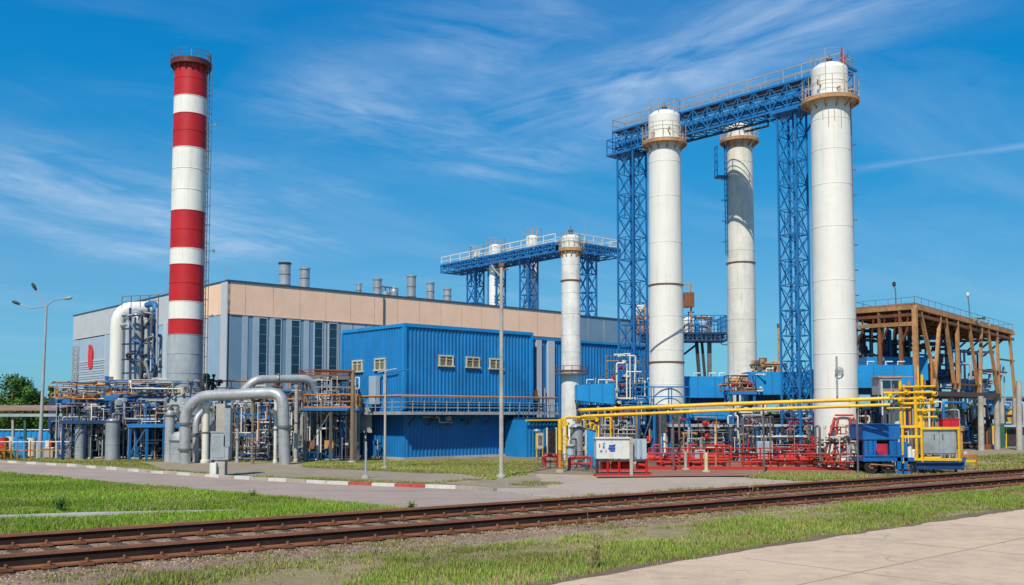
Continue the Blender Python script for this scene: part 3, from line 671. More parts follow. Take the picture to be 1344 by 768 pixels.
part('plinth', CONC, bl, lambda mb: (wallbox(mb, Q0-U*.1, Q1, 0, .14, .12), wallbox(mb, Q2, Q0-U*.05-V*.05, 0, .14, .12)))
part('roof', GREY, bl, lambda mb: mb.prism([P0+U*.1+V*.1, P1-U*.1+V*.1, P3-U*.1-V*.1, P2+U*.1-V*.1], BZ-.2, BZ-.1))
part('roof_trim', BLUEL, bl, lambda mb: (wallbox(mb, P0-U*.1, P1+U*.1, BZ-.14, BZ+.06, .12), wallbox(mb, P1, P3, BZ-.14, BZ+.06, .12), wallbox(mb, P2, P0-V*.0, BZ-.14, BZ+.055, .10),
    mb.box(P0-U*.02-V*.02+Z*(BZ+zl)/2, (.2, .2, BZ-zl-.3), U), mb.box(P1+Z*(BZ+zl)/2-V*.04, (.18, .16, BZ-zl-.3), U), mb.box(P2+Z*(BZ+zl)/2-U*.04, (.16, .16, BZ-zl-.3), U)))
def win(t, org, dirn, s, z, w_, h_, open_=False):
    nrm = -V if dirn is U else -U
    c = org+dirn*s+nrm*.07+Z*z
    wn = part('window', WFRAME, t, lambda mb: (mb.box(c+Z*h_/2, (w_+.12, .12, .09), dirn), mb.box(c-Z*h_/2, (w_+.2, .2, .07), dirn), mb.box(c-dirn*w_/2, (.08, .12, h_), dirn), mb.box(c+dirn*w_/2, (.08, .12, h_), dirn), mb.box(c, (.06, .10, h_), dirn), mb.box(c+Z*h_*.18, (w_, .07, .03), dirn)))
    part('pane', PANE, wn, lambda mb: mb.box(c-nrm*.02, (w_, .04, h_), dirn))
    return wn
for px, py in ((584.5, 474), (619.5, 476), (650, 478)):
    s = ub(px); y = (B0+U*s).y; win(bl, B0, U, s, Zp(py, y), 1.0, .62)
for px, py in ((500, 478.5), (470.5, 481)):
    s = vb(px); y = (B0+V*s).y; w_ = win(bl, B0, V, s, Zp(py, y), 1.05, .68)
# gallery
gz = zl; g0, g1_ = .85, .85
part('gallery_deck', [BLUEX, GREY], bl, lambda mb: (mb.prism([P0-U*.85-V*.85, P1+U*1.6-V*.85, P1+U*1.6-V*.01, P0-V*.01-U*.01, P2-U*.01+V*2.0, P2-U*.85+V*2.0], gz-.14, gz, 0), mb.bar(P0-U*.9-V*.88+Z*(gz-.06), P1+U*1.6-V*.88+Z*(gz-.06), .05, .18, 1), mb.bar(P0-U*.88-V*.9+Z*(gz-.06), P2-U*.88+V*2+Z*(gz-.06), .05, .18, 1)))
part('gallery_railing', [GREY], bl, lambda mb: mb.rail([P1+U*1.6-V*.8+Z*gz, P0-U*.8-V*.8+Z*gz, P2-U*.8+V*2+Z*gz], .88, .85, .018, (.33, .66)))
part('gallery_pipe', ORA, bl, lambda mb: mb.tube([P1+U*1.5-V*.9+Z*(gz+.95), P0-U*.9-V*.9+Z*(gz+.95), P2-U*.9+V*1.8+Z*(gz+.95)], .05, 6))
for s in [k*1.45+.3 for k in range(7)]: part('gallery_bracket', DARK, bl, lambda mb: (mb.bar(P0+U*s-V*.8+Z*(gz-.16), P0+U*s-V*.05+Z*(gz-.16), .08), mb.bar(P0+U*s-V*.75+Z*(gz-.2), P0+U*s-V*.0+Z*(gz-.75), .06)))
for j in range(3): part('gallery_pipe', DARK, bl, lambda mb: mb.tube([P1+U*.8-V*(.12+.16*j)+Z*(gz+.16+.2*j), P0-U*.1-V*(.12+.16*j)+Z*(gz+.16+.2*j)], .055, 6))
part('wall_pipe', GREY, bl, lambda mb: (mb.tube([P0-V*.2+U*1.2+Z*(zl-.28), P0-V*.2+U*2.4+Z*(zl-.28), P0-V*.2+U*2.4+Z*(zl-.6), P0-V*.2+U*3.4+Z*(zl-.6)], .05, 6, bend=.1), mb.box(P0+U*3.0-V*.3+Z*(zl-.38), (.3, .25, .25), U)))
for s in (1.9, 4.2): part('wall_lamp', DARK, bl, lambda mb: mb.box(P0+U*s-V*.35+Z*(zl-.45), (.35, .3, .14), U))
s = vb(486, 3)
part('white_duct', OLDWHITE, bl, lambda mb: (mb.box(B0+V*s-U*.35+Z*2.3, (.85, .4, 1.5), V), mb.tube([B0+V*s-U*.35+Z*1.5, B0+V*s-U*.35+Z*.1], .11, 8)))
part('downpipe', OLDWHITE, bl, lambda mb: mb.tube([B0+V*(s-1.4)-U*.35+Z*1.2, B0+V*(s-1.4)-U*.35+Z*.1], .06, 8))
part('duct', LSLATE, bl, lambda mb: (mb.box(B0+V*vb(497)-U*.3+Z*4.1, (.75, .3, 1.7), V), mb.tube([B0+V*vb(510)-U*.3+Z*5.0, B0+V*vb(510)-U*.3+Z*3.2], .06, 6), mb.tube([B0+V*vb(502)-U*.3+Z*5.15, B0+V*.4-U*.3+Z*5.3], .045, 6)))
# annex
ax = thing('blue_annex', 'lower blue corrugated annex with two pale grey pilasters right of the blue building', 'building', P1)
A0 = P1+U*.15+V*.5; aL = 13.5; A1 = A0+U*aL; az = Zp(438.5, A0.y)-.25
au = lambda px: ((px-CX)/F*(A0.y*CP)-A0.x)/(U.x-(px-CX)/F*U.y*CP)
part('wall', BLUE, ax, lambda mb: (corrugated(mb, A0, A1, 0, az, .3, .05), corrugated(mb, A1, A1+V*6, 0, az, .3)))
part('roof', GREY, ax, lambda mb: mb.prism([A0+U*.1+V*.1, A1-U*.1+V*.1, A1-U*.1+V*6, A0+U*.1+V*6], az-.2, az-.1))
part('roof_trim', BLUEL, ax, lambda mb: wallbox(mb, A0, A1+U*.1, az-.1, az+.06, .14))
for a, b_ in ((702, 708.5), (717, 725.5)): part('pilaster', LGREY, ax, lambda mb: wallbox(mb, A0+U*au(a), A0+U*au(b_), 0, az-.12, .16, 0, .05))
for p, z_ in ((735, 5.4), (771, 4.8), (779, 5.2), (712.5, 4.4)): part('pipe', GREY, ax, lambda mb: mb.tube([A0+U*au(p)-V*.2+Z*1.5, A0+U*au(p)-V*.2+Z*z_], .05, 6))
part('pipe', RUST, ax, lambda mb: mb.box(A0+U*au(697)-V*.35+Z*3.9, (.3, .25, .7), U))
lo = thing('blue_lean_to', 'low blue lean-to with a door, yellow edge pipe and railed roof terrace', 'lean-to', G(700, 600))
L0 = G(692, 600.5); lz = Zp(551, L0.y); L1 = L0+U*5.5
lu = lambda px: ((px-CX)/F*(L0.y*CP)-L0.x)/(U.x-(px-CX)/F*U.y*CP)
part('wall', BLUE, lo, lambda mb: (corrugated(mb, L0, L1, 0, lz, .3, .04), wallbox(mb, L0+V*2, L0, 0, lz, .05)))
part('roof', BLUEX, lo, lambda mb: mb.prism([L0-V*.15, L1-V*.15, L1+V*1.8, L0+V*1.8], lz, lz+.14))
part('edge_pipe', YEL, lo, lambda mb: mb.tube([L0-V*.22+Z*(lz-.05)-U*.3, L1-V*.22+Z*(lz-.05)], .06, 7))
part('railing', BLUED, lo, lambda mb: mb.rail([L0+V*1.7+Z*(lz+.14), L0-V*.1+Z*(lz+.14), L1-V*.1+Z*(lz+.14)], .75, .45, .016, (.5,)))
dr = part('door', DARK, lo, lambda mb: (wallbox(mb, L0+U*lu(717), L0+U*lu(728), 0, 1.75, .05, 0, .05),))
part('door_frame', OLDWHITE, dr, lambda mb: (wallbox(mb, L0+U*lu(717)-U*.07, L0+U*lu(717), 0, 1.82, .1, 0, .05), wallbox(mb, L0+U*lu(728), L0+U*lu(728)+U*.07, 0, 1.82, .1, 0, .05)))
part('lamp', GREY, lo, lambda mb: mb.lathe(L0+U*lu(701)-V*.25+Z*1.62, [(0, .14), (.16, .1), (.2, 0), (0, .02)], 12))
sg = thing('notice_board', 'small yellow-framed notice board against the blue lean-to', 'notice board', L0+U*lu(701)-V*.5)
c = L0+U*lu(701)-V*.5
part('frame', YEL, sg, lambda mb: (mb.box(c+Z*1.0, (.62, .05, 1.02), U), mb.bar(c-U*.25, c-U*.25+Z*.6, .05), mb.bar(c+U*.25, c+U*.25+Z*.6, .05)))
part('board', OLDWHITE, sg, lambda mb: mb.box(c-V*.035+Z*1.0, (.5, .02, .9), U))
part('picture', M('faded_print', (.30, .25, .22), .7, var=.6, dirt=.7, dirtcol=(.08, .1, .2), sc=4), sg, lambda mb: mb.box(c-V*.05+Z*1.05, (.34, .012, .6), U))

# ------------------------------------------------------------------ striped chimney
CD = 60.0; cb = B(240.5, CD); k = CD/F; ch = thing('striped_chimney', 'tall red and white banded chimney with a grey lower shaft and railed top ring', 'chimney', cb)
RT, RB = 21*k*1.0, 22.8*k
ys = [605, 545, 515, 440, 420, 397, 349, 328, 279, 197, 153, 130, 84]; rr = lambda z: RB+(RT-RB)*(z/Zp(84, CD))
cm = [0, 1, 1, 2, 3, 2, 3, 2, 3, 2, 3, 2]
def f(mb):
    for i in range(12):
        z0, z1 = max(0, Zp(ys[i], CD)), Zp(ys[i+1], CD); n = max(1, round((z1-z0)/1.3))
        for j in range(n):
            a, b_ = z0+(z1-z0)*j/n, z0+(z1-z0)*(j+1)/n
            r0 = rr(a) if a > 2.9 else 1.25-.0*a; r1 = rr(b_) if b_ > 2.9 else 1.2
            mb.lathe(cb, [(r0, a), (r1, b_-.035), (r1+.018, b_-.03), (r1+.018, b_), (r1, b_)], 40, cm[i])
part('shaft', [GALV, M('chimney_grey', (.36, .40, .42), .5, streak=.35, dirt=.25), M('chimney_red', (.50, .014, .018), .5, streak=.12, dirt=.18, dirtcol=(.25, .02, .02)), M('chimney_white', (.80, .78, .71), .55, var=.06, streak=.22, dirt=.12, dirtcol=(.4, .35, .28))], ch, f)
zt = Zp(84, CD)
part('top_ring', [M('dark_red_steel', (.12, .02, .02), .6, rust=.3)], ch, lambda mb: (mb.ring(cb+Z*(zt-.25), RT+.26, .3, .3), mb.ring(cb+Z*(zt+.05), RT+.18, .2, .07), [mb.bar(cb+Vector((math.cos(a), math.sin(a), 0))*RT+Z*(zt-.65), cb+Vector((math.cos(a), math.sin(a), 0))*(RT+.2)+Z*(zt-.22), .06) for a in [2*math.pi*j/16 for j in range(16)]]))
part('top_railing', STEEL, ch, lambda mb: mb.railring(cb+Z*(zt+.08), RT+.24, .52, 14, .014))
part('lightning_rod', GREY, ch, lambda mb: (mb.bar(cb+Z*(zt), cb+Z*(zt+.95), .03), mb.bar(cb+U*.5+Z*zt, cb+U*.5+Z*(zt+.7), .03)))
la = Vector((1, -.1, 0)).normalized()
def f(mb):
    c0 = cb+la*(RB+.1); mb.ladder(c0+Z*4.2, zt-3.6, Vector((-la.y, la.x, 0)), .26, False, 0, la); mb.bar(c0+la*.22+Z*4.2, c0+la*.22+Z*zt, .03); [mb.hoop(c0+la*.06+Z*(5+j*1.15), .17, .012, 8) for j in range(int((zt-5)/1.15))]
    for j in range(9): mb.bar(c0+Z*(5+j*1.9), cb+la*(RT*.95)+Z*(5+j*1.9), .04)
part('ladder', STEEL, ch, f)
part('beacon_arm', STEEL, ch, lambda mb: [(mb.bar(cb+la*RB+Z*z_, cb+la*(RB+.55)+Z*z_, .04), mb.box(cb+la*(RB+.6)+Z*z_, (.1, .1, .16))) for z_ in (Zp(165, CD), Zp(330, CD), Zp(415, CD))])

# ------------------------------------------------------------------ columns
RAILT = M('pale_rusty_rail', (.50, .38, .25), .6, dirt=.3, rust=.3)
def column(label, px, D, pyt, wtop, wbot, ringpy, mat, seams, rust_seams=(), base=None, capw=1.0, plat=True, ring_r=1.4, name='process_column', z0=0.0):
    b0 = B(px, D, z0); k = D/F; zt_ = Zp(pyt, D); zr = Zp(ringpy, D); r1 = wtop/2*k; r0 = wbot/2*k
    t = thing(name, label, 'column', B(px, D)); rz = lambda z: r0+(r1-r0)*z/zr
    c = Vector((b0.x, b0.y, 0))
    def f(mb):
        zs = [z0]+sorted([Zp(y, D) for y in seams])+[zr]
        for a, b_ in zip(zs, zs[1:]): mb.lathe(c, [(rz(a), a), (rz(b_), b_-.03), (rz(b_)+.012, b_-.02), (rz(b_)+.012, b_), (rz(b_), b_)], 40)
    part('shell', mat, t, f)
    rc = r1*capw; h = zt_-zr
    part('dome', mat, t, lambda mb: mb.lathe(c, [(rc, zr), (rc, zr+h*.42), (rc+.02, zr+h*.43), (rc+.02, zr+h*.47), (rc, zr+h*.48), (rc, zt_-rc*.42), (rc*.93, zt_-rc*.26), (rc*.72, zt_-rc*.1), (rc*.4, zt_-.02), (0, zt_)], 40))
    if rust_seams: part('flange', [RUST, GREY], t, lambda mb: [mb.lathe(c, [(rz(Zp(y, D)), Zp(y, D)-.04), (rz(Zp(y, D))+.05, Zp(y, D)-.03), (rz(Zp(y, D))+.05, Zp(y, D)+.03), (rz(Zp(y, D)), Zp(y, D)+.05)], 40, 0) for y in rust_seams])
    if plat:
        R1 = r1*ring_r
        part('ring_platform', [OLDWHITE, RUSTL], t, lambda mb: (mb.ring(c+Z*(zr-.08), R1, R1-r1, .08), mb.ring(c+Z*(zr-.22), R1*1.0, .07, .2, m=1), [mb.bar(c+Vector((math.cos(a), math.sin(a), 0))*r1+Z*(zr-.55), c+Vector((math.cos(a), math.sin(a), 0))*(R1-.05)+Z*(zr-.15), .07, m=1) for a in [2*math.pi*j/12 for j in range(12)]]))
        part('platform_railing', RAILT, t, lambda mb: mb.railring(c+Z*zr, R1-.03, .95 if r1 > .7 else .5, 14, .012 if r1 > .7 else .009))
    return t, c, r1, zr, zt_
C1Y = 58; C3Y = 50
c1, p1, r1, zr1, zt1 = column('left white process column of the big blue gantry, darkened by faint seams', 876, C1Y, 146, 42, 47, 187, WHITE, (215, 260, 320, 416, 460, 505), (375, 476), ring_r=1.42)
c3, p3, r3, zr3, zt3 = column('largest white process column at the right end of the big blue gantry', 1099, C3Y, 84, 50, 57, 132, WHITE, (160, 200, 245, 300, 370, 420, 465, 510), (), ring_r=1.5, capw=.93)
c2, p2, r2, zr2, zt2 = column('weathered greyish process column standing behind the big gantry between the white ones', 976, 61, 163, 34, 39, 184, OLDWHITE, (215, 240, 290, 330, 380, 420, 450), (346,), ring_r=1.5)
cs_, ps, rs_, zrs, zts = column('slender white process column in front of the hall left of the big gantry', 750, 58.8, 308, 24.5, 27, 326, M('grey_white_paint', (.74, .73, .69), .5, streak=.2, dirt=.2), (348, 385, 412, 440, 462), (369, 487), ring_r=1.3)
part('ring_platform', [STEEL, RUST], cs_, lambda mb: (mb.ring(ps+Z*Zp(492, 58.8), rs_+.42, .42, .07), mb.railring(ps+Z*Zp(492, 58.8), rs_+.4, .5, 12, .015, 1)))
for c_, p_, r_, lad_side, zz0, zz1, mt in ((c3, p3, r3, Vector((1, .25, 0)), 4, zr3, RUST), (c2, p2, r2, Vector((-1, -.2, 0)), Zp(335, 61), zr2, BLUED)):
    ls = lad_side.normalized(); part('ladder', mt, c_, lambda mb: (mb.ladder(p_+ls*(r_+.13)+Z*zz0, zz1-zz0, Vector((-ls.y, ls.x, 0)), .3, False, 0, ls), [mb.hoop(p_+ls*(r_+.27)+Z*(zz0+.8+j*1.3), .17, .014, 8) for j in range(int((zz1-zz0-1)/1.3))], [mb.bar(p_+ls*(r_+.14)+Z*z_, p_+ls*(r_-.02)+Z*z_, .04) for z_ in [zz0+.3+j*1.7 for j in range(int((zz1-zz0)/1.7))]]))
part('landing', BLUED, c2, lambda mb: (mb.box(p2-Vector((r2+.35, .1, 0))+Z*Zp(233, 61), (.7, .7, .08)), mb.rail([p2-Vector((r2+.68, .4, 0))+Z*Zp(233, 61), p2-Vector((r2+.68, -.3, 0))+Z*Zp(233, 61)], 1.9, .5, .02, (.25, .5, .75))))
# top nozzles, valves, davits
for c_, p_, r_, zr_, zt_ in ((c1, p1, r1, zr1, zt1), (c3, p3, r3, zr3, zt3), (c2, p2, r2, zr2, zt2), (cs_, ps, rs_, zrs, zts)):
    part('top_cage', RAILT, c_, lambda mb: (mb.railring(p_+Z*(zt_-.5), r_*.98, 1.0 if r_ > .7 else .55, 6, .012), [mb.bar(p_+Vector((math.cos(a), math.sin(a), 0))*r_*.98+Z*zr_, p_+Vector((math.cos(a), math.sin(a), 0))*r_*.98+Z*(zt_-.5), .022) for a in [math.pi*j/3 for j in range(6)]]))
    part('nozzle', STEEL, c_, lambda mb: (mb.lathe(p_, [(.11, zt_-.1), (.11, zt_+.2), (.17, zt_+.2), (.17, zt_+.28), (0, zt_+.28)], 12), mb.bar(p_+Z*zt_, p_+Z*(zt_+.55), .03)))
    def f(mb):
        for j in range(7 if r_ > .7 else 3):
            a = j*.9+.3; d = Vector((math.cos(a), math.sin(a), 0)); q = p_+d*r_*.95+Z*(zr_+rnd(.15, .7)); mb.tube([q, q+d*.3, q+d*.3-Z*rnd(-.4, .5)], .045, 6)
    part('valve_piping', [RUSTL], c_, f)
# grey diagonal strip on column 1
def f(mb):
    for j in range(14):
        a = R(200+j*10); a2 = R(210+j*10); za, zb_ = Zp(462-j*2.6, C1Y), Zp(462-(j+1)*2.6, C1Y); rr_ = 47/2*C1Y/F*.985+.03
        mb.bar(p1+Vector((math.cos(a), math.sin(a), 0))*rr_+Z*za, p1+Vector((math.cos(a2), math.sin(a2), 0))*rr_+Z*zb_, .05)
part('spiral_strip', GREY, c1, f)
part('side_ladder', GREY, c3, lambda mb: (mb.bar(p3+Vector((-.3, -1.12, Zp(520, 49))), p3+Vector((-.3, -1.12, Zp(468, 49))), .07), [mb.hoop(p3+Vector((-.2, -1.2, Zp(489, 49)+.02*j)), .12+.03*j, .015, 10, 0, (0, 1, 0)) for j in range(4)]))
part('drip_stain', M('stain_brown', (.40, .30, .2), .8), c3, lambda mb: [mb.box(p3+Vector((math.sin(a)*r3*1.0, -math.cos(a)*r3*1.0, zr3-.75-l/2)), (.035, .02, l), (math.cos(a), math.sin(a), 0)) for a, l in ((-.7, .5), (-.4, .9), (-.1, .6), (.25, 1.0), (.5, .4), (.8, .7))])
part('skirt_pipe', [WHITE, STEEL], c1, lambda mb: (mb.lathe(p1, [(r1*1.25, 0), (r1*1.15, 1.9), (r1*1.02, 2.6)], 30, 0), [mb.tube([p1+Vector((math.cos(a), math.sin(a), 0))*1.35+Z*.1, p1+Vector((math.cos(a), math.sin(a), 0))*1.3+Z*rnd(1.5, 3.2)], .06, 6, 1) for a in (3.4, 4.1, 4.9, 5.6, 6.1)]))
part('tripod_brace', RED, c3, lambda mb: [mb.tube([p3+Vector((x*.35, -1.15, Zp(548, 49))), p3+Vector((x, -1.7-abs(x)*.1, .1))], .055, 7) for x in (-1.35, -.85, .75, 1.3)]+[mb.tube([p3+Vector((-.45, -1.2, 2.6)), p3+Vector((.45, -1.2, 2.6))], .05, 6)])
part('skirt', [WHITE], c3, lambda mb: mb.lathe(p3, [(r3*1.18, 0), (r3*1.1, 1.6), (r3*.98, 2.3)], 30))

# ------------------------------------------------------------------ big gantry
dd = (Vector((p3.x, p3.y, 0))-Vector((p1.x, p1.y, 0))).normalized(); nn = Vector((-dd.y, dd.x, 0)); nn = nn if nn.y > 0 else -nn
off = 1.85; bz0, bz1 = 19.35, 20.75
gb = lambda t: Vector((p1.x, p1.y, 0))+dd*t+nn*off
def gt(px):
    k = (px-CX)/F; s = (19-EYE)*SP; q = Vector((p1.x, p1.y, 0))+nn*off
    return (k*(q.y*CP+s)-q.x)/(dd.x-k*dd.y*CP)
ga = thing('blue_gantry', 'big blue lattice gantry spanning between and behind the tall white columns', 'gantry', gb(0))
tL, tR = gt(813), gt(1112); t1, t2 = gt(829), gt(1039)
for tt in (t1, t2):
    lattice(ga, gb(tt), 0, bz0, 1.28 if tt == t1 else 1.12, 1.35, BLUED, dd, .095, .043)
part('bridge_truss', BLUED, ga, lambda mb: truss(mb, gb(tL), gb(tR), 1.3, bz0, bz1, 15, .05, .11))
part('bridge_deck', BLUEX, ga, lambda mb: (mb.bar(gb(tL)+Z*(bz0+.35), gb(tR)+Z*(bz0+.35), 1.15, .05), mb.bar(gb(tL)+Z*(bz1+.03), gb(tR)+Z*(bz1+.03), 1.0, .04)))
part('bridge_pipe', [BLUED, STEEL], ga, lambda mb: [mb.tube([gb(tL+.3)+nn*o+Z*z_, gb(tR-.3)+nn*o+Z*z_], r_, 8, m_) for o, z_, r_, m_ in ((-.3, bz0+.6, .16, 0), (.1, bz0+.65, .2, 0), (.4, bz0+.55, .1, 1), (-.5, bz1-.25, .06, 1), (-.48, bz0+.2, .09, 0))])
part('bridge_railing', RAILT, ga, lambda mb: (mb.rail([gb(tL)-nn*.62+Z*bz1, gb(tR)-nn*.62+Z*bz1, gb(tR)+nn*.62+Z*bz1, gb(tL)+nn*.62+Z*bz1, gb(tL)-nn*.62+Z*bz1], .8, 1.1, .018, (.5,))))
part('end_platform', BLUED, ga, lambda mb: (mb.box(gb(tL+.6)+Z*(bz0-.1), (2.0, 1.7, .12), dd), mb.rail([gb(tL-.35)+nn*.8+Z*bz0, gb(tL-.35)-nn*.8+Z*bz0, gb(tL+1.7)-nn*.8+Z*bz0], .9, .7, .02)))
part('tower_cap', BLUED, ga, lambda mb: (mb.box(gb(t2)+Z*(bz0-.12), (1.7, 1.6, .14), dd)))
part('knee_brace', BLUED, ga, lambda mb: mb.bar(gb(t2)+nn*.6+Z*(bz0-2), gb(t2+1.6)+nn*.3+Z*bz0, .08))
part('knee_brace', BLUED, ga, lambda mb: mb.bar(gb(t2)-nn*.5+Z*(bz0-1.2), gb(t2-1.5)-nn*.5+Z*bz0, .08))
for p_ in (p1, p3):
    for z_ in (bz0+.1, bz1-.1):
        for o in (-.4, .4): part('column_link', BLUED, ga, lambda mb: mb.bar(Vector((p_.x, p_.y, 0))+nn*.9+Z*z_+dd*o, Vector((p_.x, p_.y, 0))+nn*2.0+Z*z_+dd*o, .12))
part('cable_loop', DARK, ga, lambda mb: mb.tube([gb(t2-1.5)+Z*(bz0+.2), gb(t2-1.5)+Z*(bz0-.5), gb(t2-3)+Z*(bz0-.5)], .07, 6))
part('red_upright', RED, ga, lambda mb: (mb.bar(p3+Vector((.55, -.3, zt3-.3)), p3+Vector((.55, -.3, zt3+.75)), .06), mb.bar(p3+Vector((.9, .3, zt3-1.2)), p3+Vector((.9, .3, zt3+.5)), .05)))

# ------------------------------------------------------------------ rear gantry (behind the hall)
RGZ = 22.8
def onz(px, py, z):  # point at height z seen at pixel
    k = -(py-CY)/F; t = (z-EYE)/(SP+k*CP); return Vector(((px-CX)/F*t, t*(CP-k*SP), 0))
ra, rb, rc_ = onz(592, 351, RGZ), onz(742, 322, RGZ), onz(800, 331, RGZ)
rg = thing('rear_gantry', 'distant blue gantry deck rising above the hall roof on lattice legs', 'gantry', rb)
part('deck_truss', BLUED, rg, lambda mb: truss(mb, ra, rb, 3.4, RGZ-.9, RGZ+.1, 14, .12, .2))
part('deck_truss', BLUED, rg, lambda mb: truss(mb, rb+(rb-rc_).normalized()*1.5, rc_, 3.6, RGZ-.9, RGZ+.1, 6, .12, .2))
part('deck', BLUEX, rg, lambda mb: (mb.bar(ra+Z*(RGZ-.1), rb+Z*(RGZ-.1), 3.2, .1)))
part('deck', BLUEX, rg, lambda mb: (mb.bar(rb+Z*(RGZ-.12), rc_+Z*(RGZ-.12), 3.4, .1)))
rn = Vector((-(rb-ra).y, (rb-ra).x, 0)).normalized()
part('deck_railing', OLDWHITE, rg, lambda mb: (mb.rail([ra-rn*1.6+Z*RGZ, rb-rn*1.6+Z*RGZ], 1.2, 2, .045), mb.rail([ra+rn*1.6+Z*RGZ, rb+rn*1.6+Z*RGZ], 1.2, 2, .045)))
rn2 = Vector((-(rc_-rb).y, (rc_-rb).x, 0)).normalized()
part('deck_railing', OLDWHITE, rg, lambda mb: mb.rail([rb-rn2*1.7+Z*RGZ, rc_-rn2*1.7+Z*RGZ, rc_+rn2*1.7+Z*RGZ, rb+rn2*1.7+Z*RGZ], 1.2, 1.6, .045))
for px in (624, 694, 771, 652):
    if px < 740: a = (px-592)/(742-592); q = ra.lerp(rb, a*1.06)
    else: q = rb.lerp(rc_, .5)
    q = Vector((Xp(px, q.y, 15), q.y, 0)); lattice(rg, q, 4, RGZ-.9, 1.55, 2.2, BLUED, U, .17, .09, central=(px != 652))
for px, pyt, lab in ((650, 321, 'small white column head poking above the rear gantry deck behind the tall centre pole'), (699, 309, 'larger white column head poking above the middle of the rear gantry deck')):
    Y = onz(px, 338, RGZ).y; t, c, r_, a, b_ = column(lab, px, Y+1.0, pyt, 17, 17, 333, WHITE, (), (), plat=False)
    part('top_cage', RAILT, t, lambda mb: (mb.railring(c+Z*(b_-.9), r_+.35, 1.6, 6, .022), mb.bar(c+Z*b_, c+Z*(b_+1.0), .1)))
for px, lab in ((626, 'left equipment cage on the rear gantry deck'), (666, 'middle equipment cage on the rear gantry deck between the white column heads')):
    q = onz(px, 343, RGZ); q.z = RGZ; t = thing('equipment_cage', lab, 'equipment', q)
    part('frame', RAILT, t, lambda mb: mb.rail([q+Vector((-.8, -.8, 0)), q+Vector((.8, -.8, 0)), q+Vector((.8, .8, 0)), q+Vector((-.8, .8, 0)), q+Vector((-.8, -.8, 0))], 1.9, .8, .028))
    part('vessel', OLDWHITE, t, lambda mb: mb.lathe(q, [(.45, 0), (.45, 1.1), (0, 1.4)], 12))
for px, pyt, lab in ((769, 291, 'thin mast above the right end of the rear gantry'),):
    q = onz(px, 330, RGZ); tag(part('rod', GREY, None, lambda mb: mb.bar(q+Z*RGZ, q+Z*Zp(pyt, q.y), .09)), lab, 'mast')

# ------------------------------------------------------------------ generators for the plant
def posts_pipes(name, label, cat, px0, px1, Y, dep, z0, z1, n, mats, seed, valves=3, r=(.035, .08), vm=RED, group=None):
    rs = random.Random(seed); c = B((px0+px1)/2, Y); w_ = (px1-px0)/F*Y; sU = w_/2/.8
    t = thing(name, label, cat, c, group)
    for i in range(n):
        s, q, z = rs.uniform(-sU, sU), rs.uniform(-dep/2, dep/2), rs.choice((z0, rs.uniform(z0, z1)))
        path = [(s, q, z)]; last = ''
        for j in range(rs.randint(2, 4)):
            axn = rs.choice([x for x in 'UUZZZV' if x != last]); last = axn
            if axn == 'U': s = rs.uniform(-sU, sU)
            elif axn == 'V': q = rs.uniform(-dep/2, dep/2)
            else: z = rs.uniform(z0+.1, z1)
            path.append((s, q, z))
        P = [c+U*a+V*b_*.6-V*a*.45+Z*zz for a, b_, zz in path]   # keeps the group roughly across the view
        rr_ = rs.uniform(*r)
        def f(mb):
            mb.tube(P, rr_, 7, bend=rr_*2.2)
            for e in (P[0], P[-1]):
                mb.box(e, (rr_*2.9,)*3, U)
        part('pipe', rs.choice(mats), t, f)
    for i in range(valves):
        q = c+U*rs.uniform(-sU, sU)*.9+V*rs.uniform(-dep/2, dep/2)*.5+Z*rs.uniform(z0+.3, z1*.9); q -= V*((q-c).dot(U))*.45
        def f(mb):
            mb.hoop(q, .13, .02, 12, 0, (.3, -1, .1)); mb.tube([q, q+Vector((-.05, .3, 0))], .025, 5); mb.lathe(q+Vector((-.05, .3, -.12)), [(.09, 0), (.12, .12), (.09, .24)], 8)
            mb.bar(q-Vector((.13, 0, 0)), q+Vector((.13, 0, 0)), .02)
        part('valve', vm, t, f)
    return t
def platform(name, label, px0, px1, Y, dep, z, deck, railm, legm, nleg=4, h=.95, ax=U, th=.2, group=None, cat='platform', rail=True, levels=(), z0=0.0, toe=.1):
    a = Vector(ax).normalized(); b = Vector((-a.y, a.x, 0)); p = B(px0, Y, z); p.z = 0
    k = (px1-CX)/F; sz = (z-EYE)*SP; L = (k*(p.y*CP+sz)-p.x)/(a.x-k*a.y*CP)
    t = thing(name, label, cat, p, group); q = p+a*L
    part('deck', deck, t, lambda mb: mb.prism([p, q, q+b*dep, p+b*dep], z-th*.3, z))
    part('edge_beam', deck, t, lambda mb: [mb.bar(x+Z*(z-th/2), y+Z*(z-th/2), .06, th) for x, y in ((p-b*.04, q-b*.04), (p+b*(dep+.04), q+b*(dep+.04)), (p-a*.04, p+b*dep-a*.04), (q+a*.04, q+b*dep+a*.04))])
    if rail: part('railing', railm, t, lambda mb: mb.rail([p+b*dep+Z*z, p+Z*z, q+Z*z, q+b*dep+Z*z, p+b*dep+Z*z], h, .9, .02, (.5,), toe=toe))
    for i in range(nleg):
        for o in (0.05, dep-.05):
            c = p+a*(L*(i+.1)/(nleg-.8))+b*o; part('leg', legm, t, lambda mb: mb.bar(c+Z*z0, c+Z*(z-th), .12))
    for zz in levels:
        part('tie_beam', deck, t, lambda mb: mb.bar(p+Z*zz-b*.0, q+Z*zz, .08, .16))
        part('tie_beam', deck, t, lambda mb: mb.bar(p+Z*zz+b*dep, q+Z*zz+b*dep, .08, .16))
    n = max(1, nleg-1)
    part('brace', legm, t, lambda mb: mb.bar(p+b*.05+Z*(z0+.2), p+b*.05+a*(L/n)+Z*(z-th), .05))
    return t
